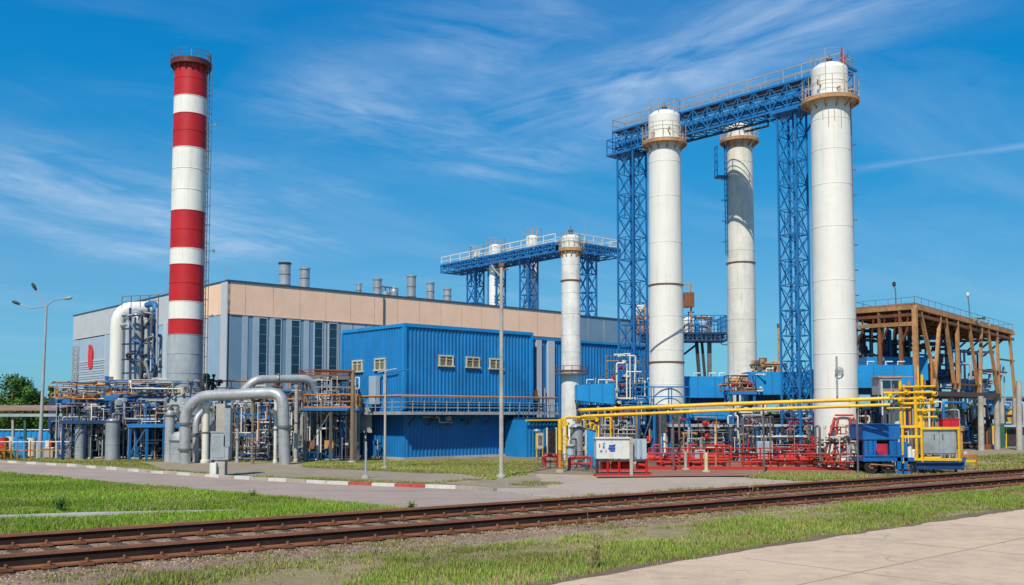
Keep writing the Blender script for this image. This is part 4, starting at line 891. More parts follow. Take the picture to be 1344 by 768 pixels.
def vessel(label, px, Y, w_, yt, yb=None, mat=GALV, cone=0.0, cat='tank', name='vertical_tank', legs=0, dome=.25):
    k = Y/F; r_ = w_/2*k; c = B(px, Y); z1 = Zp(yt, Y); z0 = 0 if yb is None else max(0, Zp(yb, Y))
    t = thing(name, label, cat, c)
    d = min(dome, (z1-z0)*.3)
    part('shell', mat, t, lambda mb: (mb.lathe(c, [(r_*(.4 if cone else 1), z0), (r_, z0+cone), (r_, z0+cone+.4*(z1-d-z0-cone)), (r_+.015, z0+cone+.4*(z1-d-z0-cone)+.01), (r_+.015, z0+cone+.4*(z1-d-z0-cone)+.05), (r_, z0+cone+.4*(z1-d-z0-cone)+.06), (r_, z1-d), (r_*.92, z1-d*.55), (r_*.6, z1-d*.12), (0, z1)], 28)))
    part('nozzle', STEEL, t, lambda mb: mb.tube([c+Z*(z1-.05), c+Z*(z1+.25), c+Z*(z1+.25)+U*(r_+.2), c+Z*(z1-.6)+U*(r_+.2)], r_*.16+.02, 7, bend=.1))
    part('flange', STEEL, t, lambda mb: mb.lathe(c, [(r_, z1-d-.06), (r_+.05, z1-d-.05), (r_+.05, z1-d+.02), (r_, z1-d+.03)], 28))
    for j in range(legs):
        a = 2*math.pi*j/legs+.4; q = c+Vector((math.cos(a), math.sin(a), 0))*r_*.9; part('leg', mat, t, lambda mb: mb.bar(q, q+Z*(z0+cone+.3), .08))
    return t
def post(name, label, px, yb, yt, w_, mat, cat='post', taper=.8, extra=None):
    g = G(px, yb); z = Zp(yt, g.y); t = thing(name, label, cat, g)
    part('pole', mat, t, lambda mb: mb.tube([g, g+Z*z], w_/2*g.y/F, 10, r2=w_/2*g.y/F*taper))
    part('footing', CONC, t, lambda mb: mb.lathe(g, [(w_/2*g.y/F+.12, 0), (w_/2*g.y/F+.1, .12), (w_/2*g.y/F, .14)], 12))
    if extra: extra(t, g, z)
    return t

# ------------------------------------------------------------------ street lamps and posts
g = G(52, 602); Yl = g.y
t = thing('street_lamp', 'tall grey three-armed street lamp on the far left verge', 'street lamp', g)
top = W(61, 402, Yl)
part('pole', GREY, t, lambda mb: mb.tube([g, g.lerp(Vector((top.x, top.y, 0)), .3)+Z*top.z*.3, top], .14, 10, r2=.06))
for ex_, ey_, mx, my in ((47, 380, 54, 392), (25, 399, 40, 405), (85, 392, 70, 394)):
    e = W(ex_, ey_, Yl); mm_ = W(mx, my, Yl)
    ar = part('arm', GREY, t, lambda mb: mb.tube([top, mm_, e], .035, 7, bend=.3))
    d = (e-mm_).normalized()
    def f(mb):
        c = e-Z*.02; n = 10; prof = [(0, .02), (.12, .06), (.35, .1), (.55, .07), (.62, .01)]
        mb.lathe(e-d*.1, [(.02, 0), (.07, .08), (.105, .3), (.085, .5), (.0, .58)], 10, axis=d)
    part('lamp_head', GREY if ex_ == 85 else DARK, t, f)
def armtop(t, g, z):
    part('arm', CONC, t, lambda mb: mb.tube([g+Z*(z-.5), g+Z*(z-.1)-Vector((.35, 0, 0)), g+Z*(z+.05)-Vector((.42, 0, 0))], .035, 6))
    part('bracket', RUST, t, lambda mb: mb.bar(g+Z*(z-.15)-Vector((.25, 0, 0)), g+Z*(z-.15)+Vector((.3, 0, 0)), .06))
    part('pole_cap', RUST, t, lambda mb: mb.box(g+Z*(z+.04), (.22, .22, .14)))
post('utility_pole', 'tall concrete pole standing alone in front of the blue building', 658, 627, 349, 6.2, CONC, 'pole', .75, armtop)
post('wooden_post', 'brown post at the left corner of the blue building topped by a rusty pipe', 462, 608, 487, 6, WOOD, 'post', .85, lambda t, g, z: (part('cross_pipe', RUST, t, lambda mb: mb.tube([g+Z*(z-.03)+U*.1, g+Z*(z-.03)-U*2.4], .07, 7))))
post('slim_post', 'slim pale post with a bent pipe arm in front of the blue building corner', 505, 616, 487, 3.4, CONC, 'post', .8, lambda t, g, z: part('arm', BLUEL, t, lambda mb: mb.tube([g+Z*(z-.1), g+Z*(z+.05)+U*1.0, g+Z*(z+.12)+U*1.5], .035, 6)))
post('marker_post', 'short thin grey post on the grass left of the slim pale post', 480, 628, 580, 3.2, GREY, 'post', .9)
post('steel_post', 'orange and yellow painted post rising from the paving edge beside the yellow pipes', 735, 620, 550, 5, ORA, 'post', 1.0, lambda t, g, z: part('band', YEL, t, lambda mb: mb.tube([g+Z*(z*.42), g+Z*z], .092, 10)))
post('short_post', 'short grey bollard-like post at the front left end of the red railing', 900, 618, 592, 4, CONC, 'post', 1.0)
post('short_post', 'yellowish post at the red railing near the weathered column', 927, 621, 594, 5, M('pale_yellow_paint', (.6, .5, .25), .6, dirt=.3), 'post', 1.0)
post('steel_post', 'thin orange-brown post left of the white cabinet', 803, 612, 537, 3.5, ORA, 'post', 1.0)
post('steel_post', 'tall thin brown post between the cabinet and the left gantry tower', 836, 610, 535, 4, WOOD, 'post', 1.0)
for i, (px, yb, yt, lab) in enumerate(((867, 615, 540, 'slender grey upright in front of the left white column'), (892, 617, 545, 'slender steel upright right of the left white column'), (1012, 617, 548, 'slender steel upright between weathered column and right lattice tower'))):
    post('upright', lab, px, yb, yt, 2.6, STEEL, 'post', 1.0)
# concrete cabinet pillar
g = G(290, 625); Yc = g.y
t = thing('service_pillar', 'grey service pillar with stacked cabinets standing on the kerbside gravel', 'cabinet', g); sc_ = Yc/F
part('pillar', CONC, t, lambda mb: (mb.box(g+Z*.75, (13*sc_, .42, 1.5)), mb.box(g+Z*((Zp(530, Yc)+1.5)/2)+Vector((-1*sc_, .05, 0)), (11.5*sc_, .34, Zp(530, Yc)-1.5))))
part('cabinet', GREY, t, lambda mb: (mb.box(g+Vector((0, -.03, (Zp(568, Yc)+Zp(604, Yc))/2)), (23*sc_, .5, 34*sc_)), mb.box(g+Vector((0, -.03, Zp(567, Yc))), (24.5*sc_, .55, .06))))
part('cabinet', GALV, t, lambda mb: mb.box(g+Vector((9.5*sc_, -.1, (Zp(553, Yc)+Zp(569, Yc))/2)), (8*sc_, .4, 50*sc_)))
part('cabinet', OLDWHITE, t, lambda mb: mb.box(g+Vector((-7*sc_, -.32, Zp(616, Yc))), (8*sc_, .2, 18*sc_)))
part('cabinet_door', GALV, t, lambda mb: mb.box(g+Vector((-1*sc_, -.29, (Zp(568, Yc)+Zp(604, Yc))/2)), (16*sc_, .02, 29*sc_)))

# ------------------------------------------------------------------ far left: shelter and clutter
sh = thing('long_shelter', 'long low shelter with a brown sheet roof running out of the left edge', 'shelter', B(40, 62))
za, zb2 = Zp(536.5, 62), Zp(545, 62)
xa, xb = B(-60, 62), B(132, 62)
part('roof', [ROOFB], sh, lambda mb: (mb.add([Vector((xa.x, 61.4, za-.12)), Vector((xb.x, 61.4, za-.12)), Vector((xb.x, 64.5, za+.12)), Vector((xa.x, 64.5, za+.12)), Vector((xa.x, 61.4, za)), Vector((xb.x, 61.4, za)), Vector((xb.x, 64.5, za+.24)), Vector((xa.x, 64.5, za+.24))], [(0, 1, 2, 3), (7, 6, 5, 4), (0, 4, 5, 1), (1, 5, 6, 2), (2, 6, 7, 3), (3, 7, 4, 0)])))
part('beam', GREY, sh, lambda mb: mb.bar(Vector((xa.x, 61.6, zb2)), Vector((xb.x, 61.6, zb2)), .14, .18))
for px in (-20, 17, 33, 84, 122): part('post', CONC if px != 33 else GREEN, sh, lambda mb: mb.bar(B(px, 61.8), B(px, 61.8, za), .13))
part('pipe', STEEL, sh, lambda mb: mb.tube([Vector((xa.x, 62.4, zb2-.02)), Vector((xb.x, 62.4, zb2-.02))], .08, 6))
bf = thing('blue_fence', 'low blue sheet fence behind the clutter under the shelter', 'fence', B(30, 72))
part('panel', BLUEL, bf, lambda mb: corrugated(mb, B(-60, 72), B(70, 72), 0, Zp(564, 72), .4, .05))
part('panel', M('pale_blue_sheet', (.20, .36, .52), .5, dirt=.3), bf, lambda mb: corrugated(mb, B(70, 71.8), B(150, 71.8), 0, Zp(566, 71.8), .4, .05))
part('top_rail', OLDWHITE, bf, lambda mb: mb.bar(B(-60, 71.9, Zp(564, 72)), B(150, 71.9, Zp(564, 72)), .06))
rs = random.Random(5)
drumdef = [(4, 'red'), (14, 'white'), (23, 'blue'), (30, 'blue'), (41, 'white'), (65, 'white'), (70, 'red'), (92, 'blue'), (121, 'orange'), (128, 'white')]
DM = {'red': RED, 'white': OLDWHITE, 'blue': BLUEL, 'orange': M('orange_drum', (.6, .16, .03), .5, dirt=.3)}
where = ['at the far left edge under the shelter', 'second from the left edge under the shelter', 'just right of the first shelter post', 'beside the green shelter post', 'just left of the street lamp pole', 'right of the street lamp pole, the left one of two', 'right of the street lamp pole, the right one of two', 'next to the shelter post left of the small silver tank', 'between the two silver tanks, left one', 'between the two silver tanks, right one']
for (px, cn), wh in zip(drumdef, where):
    Y = 60+rs.uniform(0, 2); c = B(px, Y); h_ = rs.uniform(1.0, 1.3)
    t = thing('storage_drum', f'{cn} storage drum {wh}', 'drum', c, 'coloured drums under the shelter')
    part('shell', DM[cn], t, lambda mb: mb.lathe(c, [(.27, 0), (.27, h_*.33), (.29, h_*.35), (.27, h_*.37), (.27, h_*.64), (.29, h_*.66), (.27, h_*.68), (.27, h_), (.24, h_), (.24, h_-.03), (0, h_-.03)], 14))
    part('lid', STEEL, t, lambda mb: mb.lathe(c+Z*(h_-.02), [(.23, 0), (.23, .03), (0, .04)], 14))
rf_ = thing('picket_fence', 'low pale picket fence in front of the drums at far left', 'fence', B(20, 58.5))
for i in range(14):
    q = B(-20+i*8.5, 58.3); part('post', random.choice((OLDWHITE, ORA, GREY)), rf_, lambda mb: mb.bar(q, q+Z*1.1, .06))
part('rail', OLDWHITE, rf_, lambda mb: (mb.bar(B(-20, 58.3, 1.05), B(92, 58.3, 1.05), .05)))
part('rail', ORA, rf_, lambda mb: (mb.bar(B(-20, 58.35, .55), B(92, 58.35, .55), .05)))
for px, w_, lab in ((8, 24, 'rusty red bush at the far left foot of the drums'), (104, 10, 'small green shrub by the small silver tank')):
    c = B(px, 58.8); mb = MB(); rs2 = random.Random(px)
    for i in range(700):
        d = Vector((rs2.gauss(0, .38)*w_*.045, rs2.gauss(0, .3), abs(rs2.gauss(0, .38)))); q = c+d; e = Vector((rs2.uniform(-1, 1), rs2.uniform(-1, 1), rs2.uniform(-1, 1)))*.06; g_ = e.cross(Z)*.9
        mb.add([q-e, q+g_, q+e, q-g_], [(0, 1, 2, 3)], rs2.choice((0, 0, 1)))
    tag(mb.build('shrub', [M('weed_green', (.07, .16, .03), .8), M('shrub_red', (.22, .06, .03), .8)] if px == 8 else [M('weed_green', (.07, .16, .03), .8), M('weed_dark', (.03, .09, .025), .8)], origin=c), lab, 'shrub')
t = thing('stone_block', 'low pale block lying right of the street lamp foot', 'block', B(61, 60)); part('body', CONC, t, lambda mb: mb.box(B(61, 60, .3), (.9, .5, .6), (1, .1, 0))); part('cap', OLDWHITE, t, lambda mb: mb.box(B(61, 60, .63), (1.0, .6, .06), (1, .1, 0)))

# ------------------------------------------------------------------ left process area
vessel('small silver tank left of the wider silver tank under the blue platform', 105, 58, 13.5, 553, dome=.35)
vessel('wider silver tank with a flat cap standing under the blue platform', 147, 57, 18, 549, dome=.15)
vessel('narrow pale tank left of the chimney foot', 222, 55.5, 12.5, 538, mat=INSUL, dome=.3)
vessel('squat grey silo with a broad base in front of the chimney foot', 236, 55, 26, 566, mat=INSUL, dome=.9)
platform('pipe_platform', 'blue platform with a yellow rail at the left end of the process area', 74, 152, 61, 3.0, 3.55, BLUED, YEL, BLUEX, 5, 1.0, Vector((1, .05, 0)), .22, levels=(2.3,))
platform('pipe_platform', 'blue platform with orange rails between the silver tank and the chimney', 138, 262, 59, 4.0, 3.75, BLUED, ORA, BLUEX, 6, .95, Vector((1, .12, 0)), .28, levels=(2.9, 1.9), toe=.2)
platform('pipe_platform', 'narrow blue lower platform crossing in front of the narrow pale tank', 168, 240, 56.5, 1.2, 2.1, BLUED, STEEL, BLUED, 4, .5, Vector((1, .05, 0)), .2, rail=False)
platform('pipe_platform', 'orange-railed walkway running right from behind the striped chimney', 236, 398, 62.5, 2.0, 3.9, STEEL, ORA, RUST, 7, .9, Vector((1, .14, 0)), .25, levels=(2.8,), toe=.22)
platform('pipe_platform', 'lower dark platform under the yellow-railed left platform', 80, 200, 57.5, 1.5, 2.3, BLUEX, STEEL, BLUEX, 5, .5, Vector((1, .05, 0)), .2, rail=False)
LM = [GREY, INSUL, STEEL, BLUED, OLDWHITE, GALV, RUST, BLUEX, DARK]
posts_pipes('pipe_manifold', 'jumble of grey and blue pipes left of the small silver tank', 'pipework', 72, 98, 62.5, 2.5, 0, 3.4, 12, LM, 1, 2)
posts_pipes('pipe_manifold', 'dense pipes and valves between the two silver tanks', 'pipework', 110, 140, 61, 3, 0, 3.5, 14, LM+[ORA], 2, 3)
posts_pipes('pipe_manifold', 'dense rusty and grey pipes right of the wider silver tank', 'pipework', 156, 190, 60, 3, 0, 3.6, 20, LM, 3, 3)
posts_pipes('pipe_manifold', 'steel and blue pipework behind the narrow pale tank', 'pipework', 186, 222, 59.5, 3, 0, 3.6, 20, LM+[ORA, BLUED], 4, 4)
posts_pipes('deck_piping', 'orange and grey piping standing on the yellow-railed platform', 'pipework', 82, 150, 62, 2.0, 3.6, 4.7, 14, [ORA, OLDWHITE, STEEL, GREY, RUST, BLUED], 5, 3)
posts_pipes('deck_piping', 'blue and rusty piping on the orange-railed platform', 'pipework', 152, 226, 61, 2.5, 3.8, 4.9, 16, [BLUED, ORA, STEEL, OLDWHITE, DARK], 6, 4, vm=BLUED)
posts_pipes('deck_piping', 'dark twisted valve gear on the walkway right of the chimney', 'pipework', 264, 284, 62.8, 1.0, 4.0, 5.2, 10, [DARK, STEEL, GREEN], 7, 4, vm=DARK)
# tall ducts at the hall's left face
td = thing('exhaust_duct', 'big white inverted-U duct climbing the left face of the hall', 'duct', B(150, 72)); rD = 9.5*72/F
part('duct', WHITE, td, lambda mb: mb.tube([B(151, 72, 1), Vector((B(151, 72).x, 72, Zp(405, 72))), Vector((B(192, 72).x, 73, Zp(403, 72)))], rD, 22, bend=1.3))
part('flange', OLDWHITE, td, lambda mb: mb.lathe(B(151, 72), [(rD, 4.9), (rD+.08, 4.92), (rD+.08, 5.1), (rD, 5.12)], 22))
part('support', STEEL, td, lambda mb: mb.bar(B(192, 73, 2), B(192, 73, Zp(410, 73)), .2))
for px, w_, yt, mt, lab in ((177, 15, 412, INSUL, 'widest pale grey vertical duct between the white duct and the chimney'), (166, 5, 425, GREY, 'thin grey vertical pipe right beside the white duct'), (190, 8, 420, GREY, 'grey vertical duct left of the blue riser'), (200, 8, 398, BLUED, 'tall blue riser on the left face of the hall'), (185, 4, 430, BLUEX, 'thin dark blue riser between the two grey ducts'), (208, 4, 440, GREY, 'short thin riser nearest the chimney')):
    Y = 70.5; c = B(px, Y); z_ = Zp(yt, Y); rr_ = w_/2*Y/F
    t = thing('vertical_duct', lab, 'duct', c); part('pipe', mt, t, lambda mb: mb.tube([c+Z*1, c+Z*z_, c+Z*z_+V*1.6], rr_, 14, bend=rr_*2.5))
    part('flange', STEEL, t, lambda mb: [mb.lathe(c, [(rr_, zz), (rr_+.05, zz+.01), (rr_+.05, zz+.1), (rr_, zz+.11)], 14) for zz in (z_*.5, z_*.72)])
fr = thing('duct_frame', 'steel support frame with cross pipes around the tall ducts on the hall face', 'steel frame', B(182, 69.8))
for px in (171, 195, 206): part('column', BLUEX if px != 206 else GREY, fr, lambda mb: mb.bar(B(px, 69.6), B(px, 69.6, Zp(404, 69.6)), .13))
for y in (415, 432, 452, 472, 490): part('beam', BLUEX, fr, lambda mb: mb.bar(B(160, 69.6, Zp(y, 69.6)), B(208, 69.6, Zp(y-2, 69.6)), .11))
rs = random.Random(3)
for j in range(13):
    x0_, y0_ = rs.uniform(165, 205), rs.uniform(408, 480); part('cross_pipe', rs.choice((DARK, STEEL, BLUED, GREY)), fr, lambda mb: mb.tube([B(x0_, 69.3, Zp(y0_, 69.3)), B(x0_+rs.uniform(-14, 14), 69.3, Zp(y0_+2, 69.3)), B(x0_+rs.uniform(-5, 5), 69.6, Zp(y0_+rs.uniform(15, 40), 69.6))], rs.uniform(.05, .12), 7, bend=.3))
part('railing', STEEL, fr, lambda mb: mb.rail([B(160, 69.4, Zp(404, 69.4)), B(208, 69.4, Zp(402, 69.4))], .8, .7, .02))
# the two big elbow pipes
def bigpipe(label, pts, r_px, fl=(), name='large_pipe', mat=INSUL):
    P = [W(a, b_, Y) if b_ < 590 else B(a, Y) for a, b_, Y in pts]; rr_ = r_px*pts[0][2]/F
    t = thing(name, label, 'pipe', (P[0].x, P[0].y, 0))
    part('run', mat, t, lambda mb: mb.tube(P, rr_, 22, bend=rr_*2.6))
    for a, b_, Y, vert in fl:
        c = W(a, b_, Y); part('flange', STEEL, t, lambda mb: mb.lathe(c, [(rr_, -.06), (rr_+.1, -.055), (rr_+.1, .055), (rr_, .06)], 22, axis=None if vert else Vector((1, .05, 0))))
    return t
YB = 53.5
bigpipe('largest grey pipe rising beside the chimney and bending right along the supports', [(243, 603, YB), (243, 540, YB), (262, 520, YB), (371, 515, YB-1), (374, 603, YB-1)], 7.2, [(243, 556, YB, 1), (243, 590, YB, 1), (300, 518, YB, 0), (332, 517, YB-.5, 0), (374, 560, YB-1, 1)])
bigpipe('grey pipe looping above the largest pipe toward the steel rack', [(318, 516, YB+.8), (334, 498, YB+.8), (408, 497, YB+2.5), (416, 520, YB+3)], 5.6, [(366, 498, YB+1.5, 0)])
bigpipe('short thick grey pipe dropping behind the chimney side of the large pipe', [(257, 603, YB+1.5), (257, 548, YB+1.5), (272, 536, YB+2)], 4.2, [(257, 570, YB+1.5, 1)])
for px, w_, yt, mt, lab, Y in ((269, 9, 530, OLDWHITE, 'pale support column with a flared head left of the service pillar', 54), (331, 3.5, 528, WOOD, 'thin brown support column under the largest pipe', 53), (361, 4.5, 522, OLDWHITE, 'pale support column near the right bend of the largest pipe', 54), (388, 5, 505, CONC, 'concrete support column right of the large pipe bend', 55), (278, 5, 560, GALV, 'short silver standpipe behind the service pillar', 55), (311, 4, 548, GREY, 'grey standpipe right of the service pillar', 54.5)):
    c = B(px, Y); rr_ = w_/2*Y/F; z_ = Zp(yt, Y); t = thing('support_column', lab, 'column', c)
    part('shaft', mt, t, lambda mb: mb.lathe(c, [(rr_*1.3, 0), (rr_*1.3, .15), (rr_, .2), (rr_, z_-.25), (rr_*1.45, z_-.1), (rr_*1.45, z_), (0, z_)], 14))
    part('collar', STEEL, t, lambda mb: mb.lathe(c, [(rr_, z_*.5), (rr_+.03, z_*.5+.01), (rr_+.03, z_*.5+.08), (rr_, z_*.5+.09)], 14))
# steel rack in the middle-left
platform('pipe_rack', 'rusty steel pipe rack left of the blue building with several levels', 392, 458, 57, 3.5, 4.85, STEEL, RUST, STEEL, 4, .35, Vector((1, .1, 0)), .2, levels=(3.6, 2.4, 1.2))
platform('pipe_rack', 'wide dark pipe rack with a blue beam behind the large grey pipes', 296, 412, 59.5, 4, 2.55, BLUED, STEEL, STEEL, 6, .8, Vector((1, .1, 0)), .18, levels=(1.4,))
platform('pipe_platform', 'small blue landing with orange rail joining the rack to the blue building', 398, 470, 55, 1.6, 3.0, BLUED, ORA, STEEL, 3, .75, Vector((1, .05, 0)), .15)
posts_pipes('pipe_manifold', 'dark tangle of pipes right of the service pillar', 'pipework', 300, 336, 60.5, 3.5, 0, 3.0, 20, LM+[DARK, DARK], 11, 2)
posts_pipes('pipe_manifold', 'dark pipes and pumps under the middle of the blue-beam rack', 'pipework', 336, 372, 60.5, 3.5, 0, 3.0, 20, LM+[DARK, DARK, ORA], 12, 3)
posts_pipes('pipe_manifold', 'grey pipes right of the large pipe bend', 'pipework', 374, 410, 59.5, 3.0, 0, 4.2, 18, LM+[DARK], 13, 3)
posts_pipes('pipe_manifold', 'tall mixed pipes filling the rusty rack beside the blue building', 'pipework', 406, 456, 58.8, 3.0, 0, 4.8, 30, LM+[OLDWHITE, DARK, BLUED], 14, 4)
posts_pipes('pipe_manifold', 'horizontal silver and dark pipes behind the large pipe loop', 'pipework', 330, 400, 62, 2.5, 2.6, 4.4, 16, [INSUL, GREY, DARK, STEEL, BLUED], 15, 2, (.06, .16))
posts_pipes('pipe_manifold', 'low pipes and flanges around the chimney base', 'pipework', 244, 300, 57.5, 2.5, 0, 2.2, 18, LM+[DARK], 16, 2, (.05, .14))
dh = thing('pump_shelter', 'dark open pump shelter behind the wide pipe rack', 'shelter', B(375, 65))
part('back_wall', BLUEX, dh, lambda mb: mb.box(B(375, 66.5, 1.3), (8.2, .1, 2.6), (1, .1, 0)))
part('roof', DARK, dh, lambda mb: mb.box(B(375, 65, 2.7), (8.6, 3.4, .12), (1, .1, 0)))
for px in (300, 340, 380, 415, 450): part('post', STEEL, dh, lambda mb: mb.bar(B(px, 63.4), B(px, 63.4, 2.7), .12))
for px, w_, mt, lab in ((345, 1.0, GREY, 'grey pump cabinet under the dark shelter'), (395, .9, BLUED, 'blue pump cabinet under the dark shelter'), (432, 1.0, BLUED, 'blue cabinet at the right end of the dark shelter')):
    c = B(px, 60); t = thing('pump_cabinet', lab, 'cabinet', c); part('body', mt, t, lambda mb: mb.box(c+Z*.65, (w_, .8, 1.1), (1, .1, 0))); part('base', CONC, t, lambda mb: mb.box(c+Z*.06, (w_+.2, 1, .12), (1, .1, 0))); part('motor', STEEL, t, lambda mb: mb.lathe(c+Vector((-.2, -.6, .5)), [(.02, 0), (.16, .02), (.16, .5), (.02, .52)], 12, axis=(1, .1, 0)))
for px, Y, mt, lab in ((432, 56.2, RUSTL, 'small tan junction box on legs at the foot of the rusty rack'), (408, 55.5, RUST, 'small rusty box at the left foot of the rusty rack')):
    c = B(px, Y); t = thing('junction_box', lab, 'junction box', c); part('box', mt, t, lambda mb: mb.box(c+Z*.95, (.5, .3, .45))); part('stand', BLUED, t, lambda mb: (mb.bar(c-Vector((.18, 0, 0)), c+Vector((-.18, 0, .75)), .07), mb.bar(c+Vector((.18, 0, 0)), c+Vector((.18, 0, .75)), .07), mb.bar(c+Vector((-.18, 0, .3)), c+Vector((.18, 0, .3)), .05)))

# ------------------------------------------------------------------ blue duct line and plant under it
def ductbox(label, px0, px1, Y, yt, yb, dep=1.8, slant=0):
    a, b_ = B(px0, Y), B(px1, Y); zt_, zb_ = Zp(yt, Y), Zp(yb, Y); t = thing('blue_duct', label, 'duct', a)
    x0_, x1_ = a.x, b_.x
    vs = [(x0_, Y, zb_+slant), (x1_, Y, zb_), (x1_, Y+dep, zb_), (x0_, Y+dep, zb_+slant), (x0_, Y, zt_-slant*.4), (x1_, Y, zt_), (x1_, Y+dep, zt_), (x0_, Y+dep, zt_-slant*.4)]
    part('casing', BLUEL, t, lambda mb: mb.add(vs, [(0, 3, 2, 1), (4, 5, 6, 7), (0, 1, 5, 4), (1, 2, 6, 5), (2, 3, 7, 6), (3, 0, 4, 7)]))
    for f_ in (.02, .34, .67, .98): part('casing_seam', BLUED, t, lambda mb: mb.box(((x0_+(x1_-x0_)*f_), Y-.015, (zt_+zb_)/2), (.05, .03, (zt_-zb_)*.92)))
    part('under_beam', BLUEX, t, lambda mb: mb.box(((x0_+x1_)/2, Y+.5, zb_-.2), (x1_-x0_-.4, .3, .36)))
    for f_ in (.08, .5, .92):
        part('support', BLUEX, t, lambda mb: mb.bar((x0_+(x1_-x0_)*f_, Y+.5, 0), (x0_+(x1_-x0_)*f_, Y+.5, zb_-.1), .16))
    for f_ in (.3, .6, .8): part('top_fitting', OLDWHITE, t, lambda mb: mb.tube([(x0_+(x1_-x0_)*f_, Y+.6, zt_), (x0_+(x1_-x0_)*f_, Y+.6, zt_+.22), (x0_+(x1_-x0_)*f_+.4, Y+.6, zt_+.22)], .04, 6))
    return t
ductbox('left blue duct section with a slanted nose left of the blue lattice tower', 756, 808, 57.0, 503, 531, dep=1.3, slant=.25)
ductbox('blue duct section behind the foot of the left lattice tower', 806, 864, 61, 501, 529)
ductbox('blue duct section between the left white column and the weathered column', 894, 962, 60, 494, 522)
ductbox('blue duct section between the weathered column and the right lattice tower', 984, 1076, 58, 488, 518)
ductbox('blue duct section right of the largest white column', 1122, 1203, 56, 479, 509)
ductbox('blue duct link section running behind the largest white column', 1074, 1124, 57.2, 484, 513)
ductbox('blue duct link section behind the left white column', 862, 896, 61, 499, 526)
ductbox('lower blue tank casing under the yellow pipes right of the left white column', 900, 962, 57.5, 540, 551)
platform('pipe_rack', 'grey beam rack under the blue duct left part', 770, 880, 57.5, 2.5, 2.0, STEEL, STEEL, DARK, 5, .6, Vector((1, 0, 0)), .16, rail=False, levels=(1.1,))
platform('pipe_rack', 'grey beam rack under the blue duct between left and weathered columns', 880, 962, 54.5, 2.5, 2.1, GREY, STEEL, STEEL, 4, .6, Vector((1, -.05, 0)), .14, rail=False, levels=(3.0,))
platform('pipe_rack', 'grey beam rack between the weathered column and the largest column', 992, 1075, 54.0, 2.5, 2.1, GREY, STEEL, BLUED, 4, .6, Vector((1, -.05, 0)), .14, rail=False, levels=(2.9,))
platform('service_platform', 'small railed service platform wrapped round the foot of the left white column', 835, 905, 55.8, 1.1, 3.1, STEEL, BLUED, BLUED, 4, 1.1, Vector((1, 0, 0)), .16)
platform('service_platform', 'small railed platform hung in front of the weathered column', 957, 992, 57.2, 1.3, 3.95, BLUED, RUST, BLUED, 3, .95, Vector((1, 0, 0)), .16)
platform('service_platform', 'blue railed platform at the foot of the left lattice tower', 795, 848, 59.6, 1.3, 3.5, BLUED, BLUED, BLUED, 3, 1.0, Vector((1, 0, 0)), .16)
RM = [RED, DARK, GREEN, STEEL, DARK, OLDWHITE, GREY, BLUED, RUST, MAGE]
for i, (a, b_, Y, z0, z1, n, mats, lab) in enumerate((
    (772, 812, 59, 0, 3.0, 24, [STEEL, DARK, GREY, OLDWHITE, BLUEX, GREEN], 'grey and green pipes under the left blue duct section'),
    (812, 850, 58.5, 0, 3.4, 26, [STEEL, DARK, OLDWHITE, GREY, BLUED, YEL], 'pale and dark pipes at the foot of the left lattice tower'),
    (880, 920, 56, 0, 2.2, 26, RM, 'red and dark pipes right of the left white column'),
    (916, 958, 55.5, 0, 2.2, 26, RM+[ORA], 'red and orange pipes left of the weathered column'),
    (958, 994, 56, 0, 3.2, 22, [OLDWHITE, STEEL, BLUED, GREEN, DARK], 'white and green pipes around the foot of the weathered column'),
    (992, 1032, 55, 0, 2.3, 26, RM+[YEL], 'red and green pipes left of the right lattice tower'),
    (1030, 1076, 54.5, 0, 3.0, 28, [STEEL, DARK, GREEN, RED, BLUEX, OLDWHITE, GREY], 'dark green pipes between the right lattice tower and the largest column'),
    (1070, 1130, 48.3, 0, 2.3, 22, [RED, RED, OLDWHITE, STEEL, DARK, RUST], 'red and white piping around the foot of the largest column'),
    (1118, 1152, 51, 0, 2.8, 20, [ORA, RUST, GREEN, STEEL, YEL], 'orange and rusty piping right of the largest column'),
    (800, 845, 60, 3.6, 6.3, 16, [OLDWHITE, STEEL, RUSTL, BLUED], 'white and rusty pipework climbing inside the left lattice tower'),
    (958, 992, 57.8, 4.0, 5.0, 12, [STEEL, RUSTL, OLDWHITE, DARK], 'valve cluster on the platform before the weathered column'),
    )):
    posts_pipes('pipe_manifold', lab, 'pipework', a, b_, Y, 2.2, z0, z1, int(n*1.5), mats+[OLDWHITE, GREY, STEEL], 30+i, 4, (.022, .06))
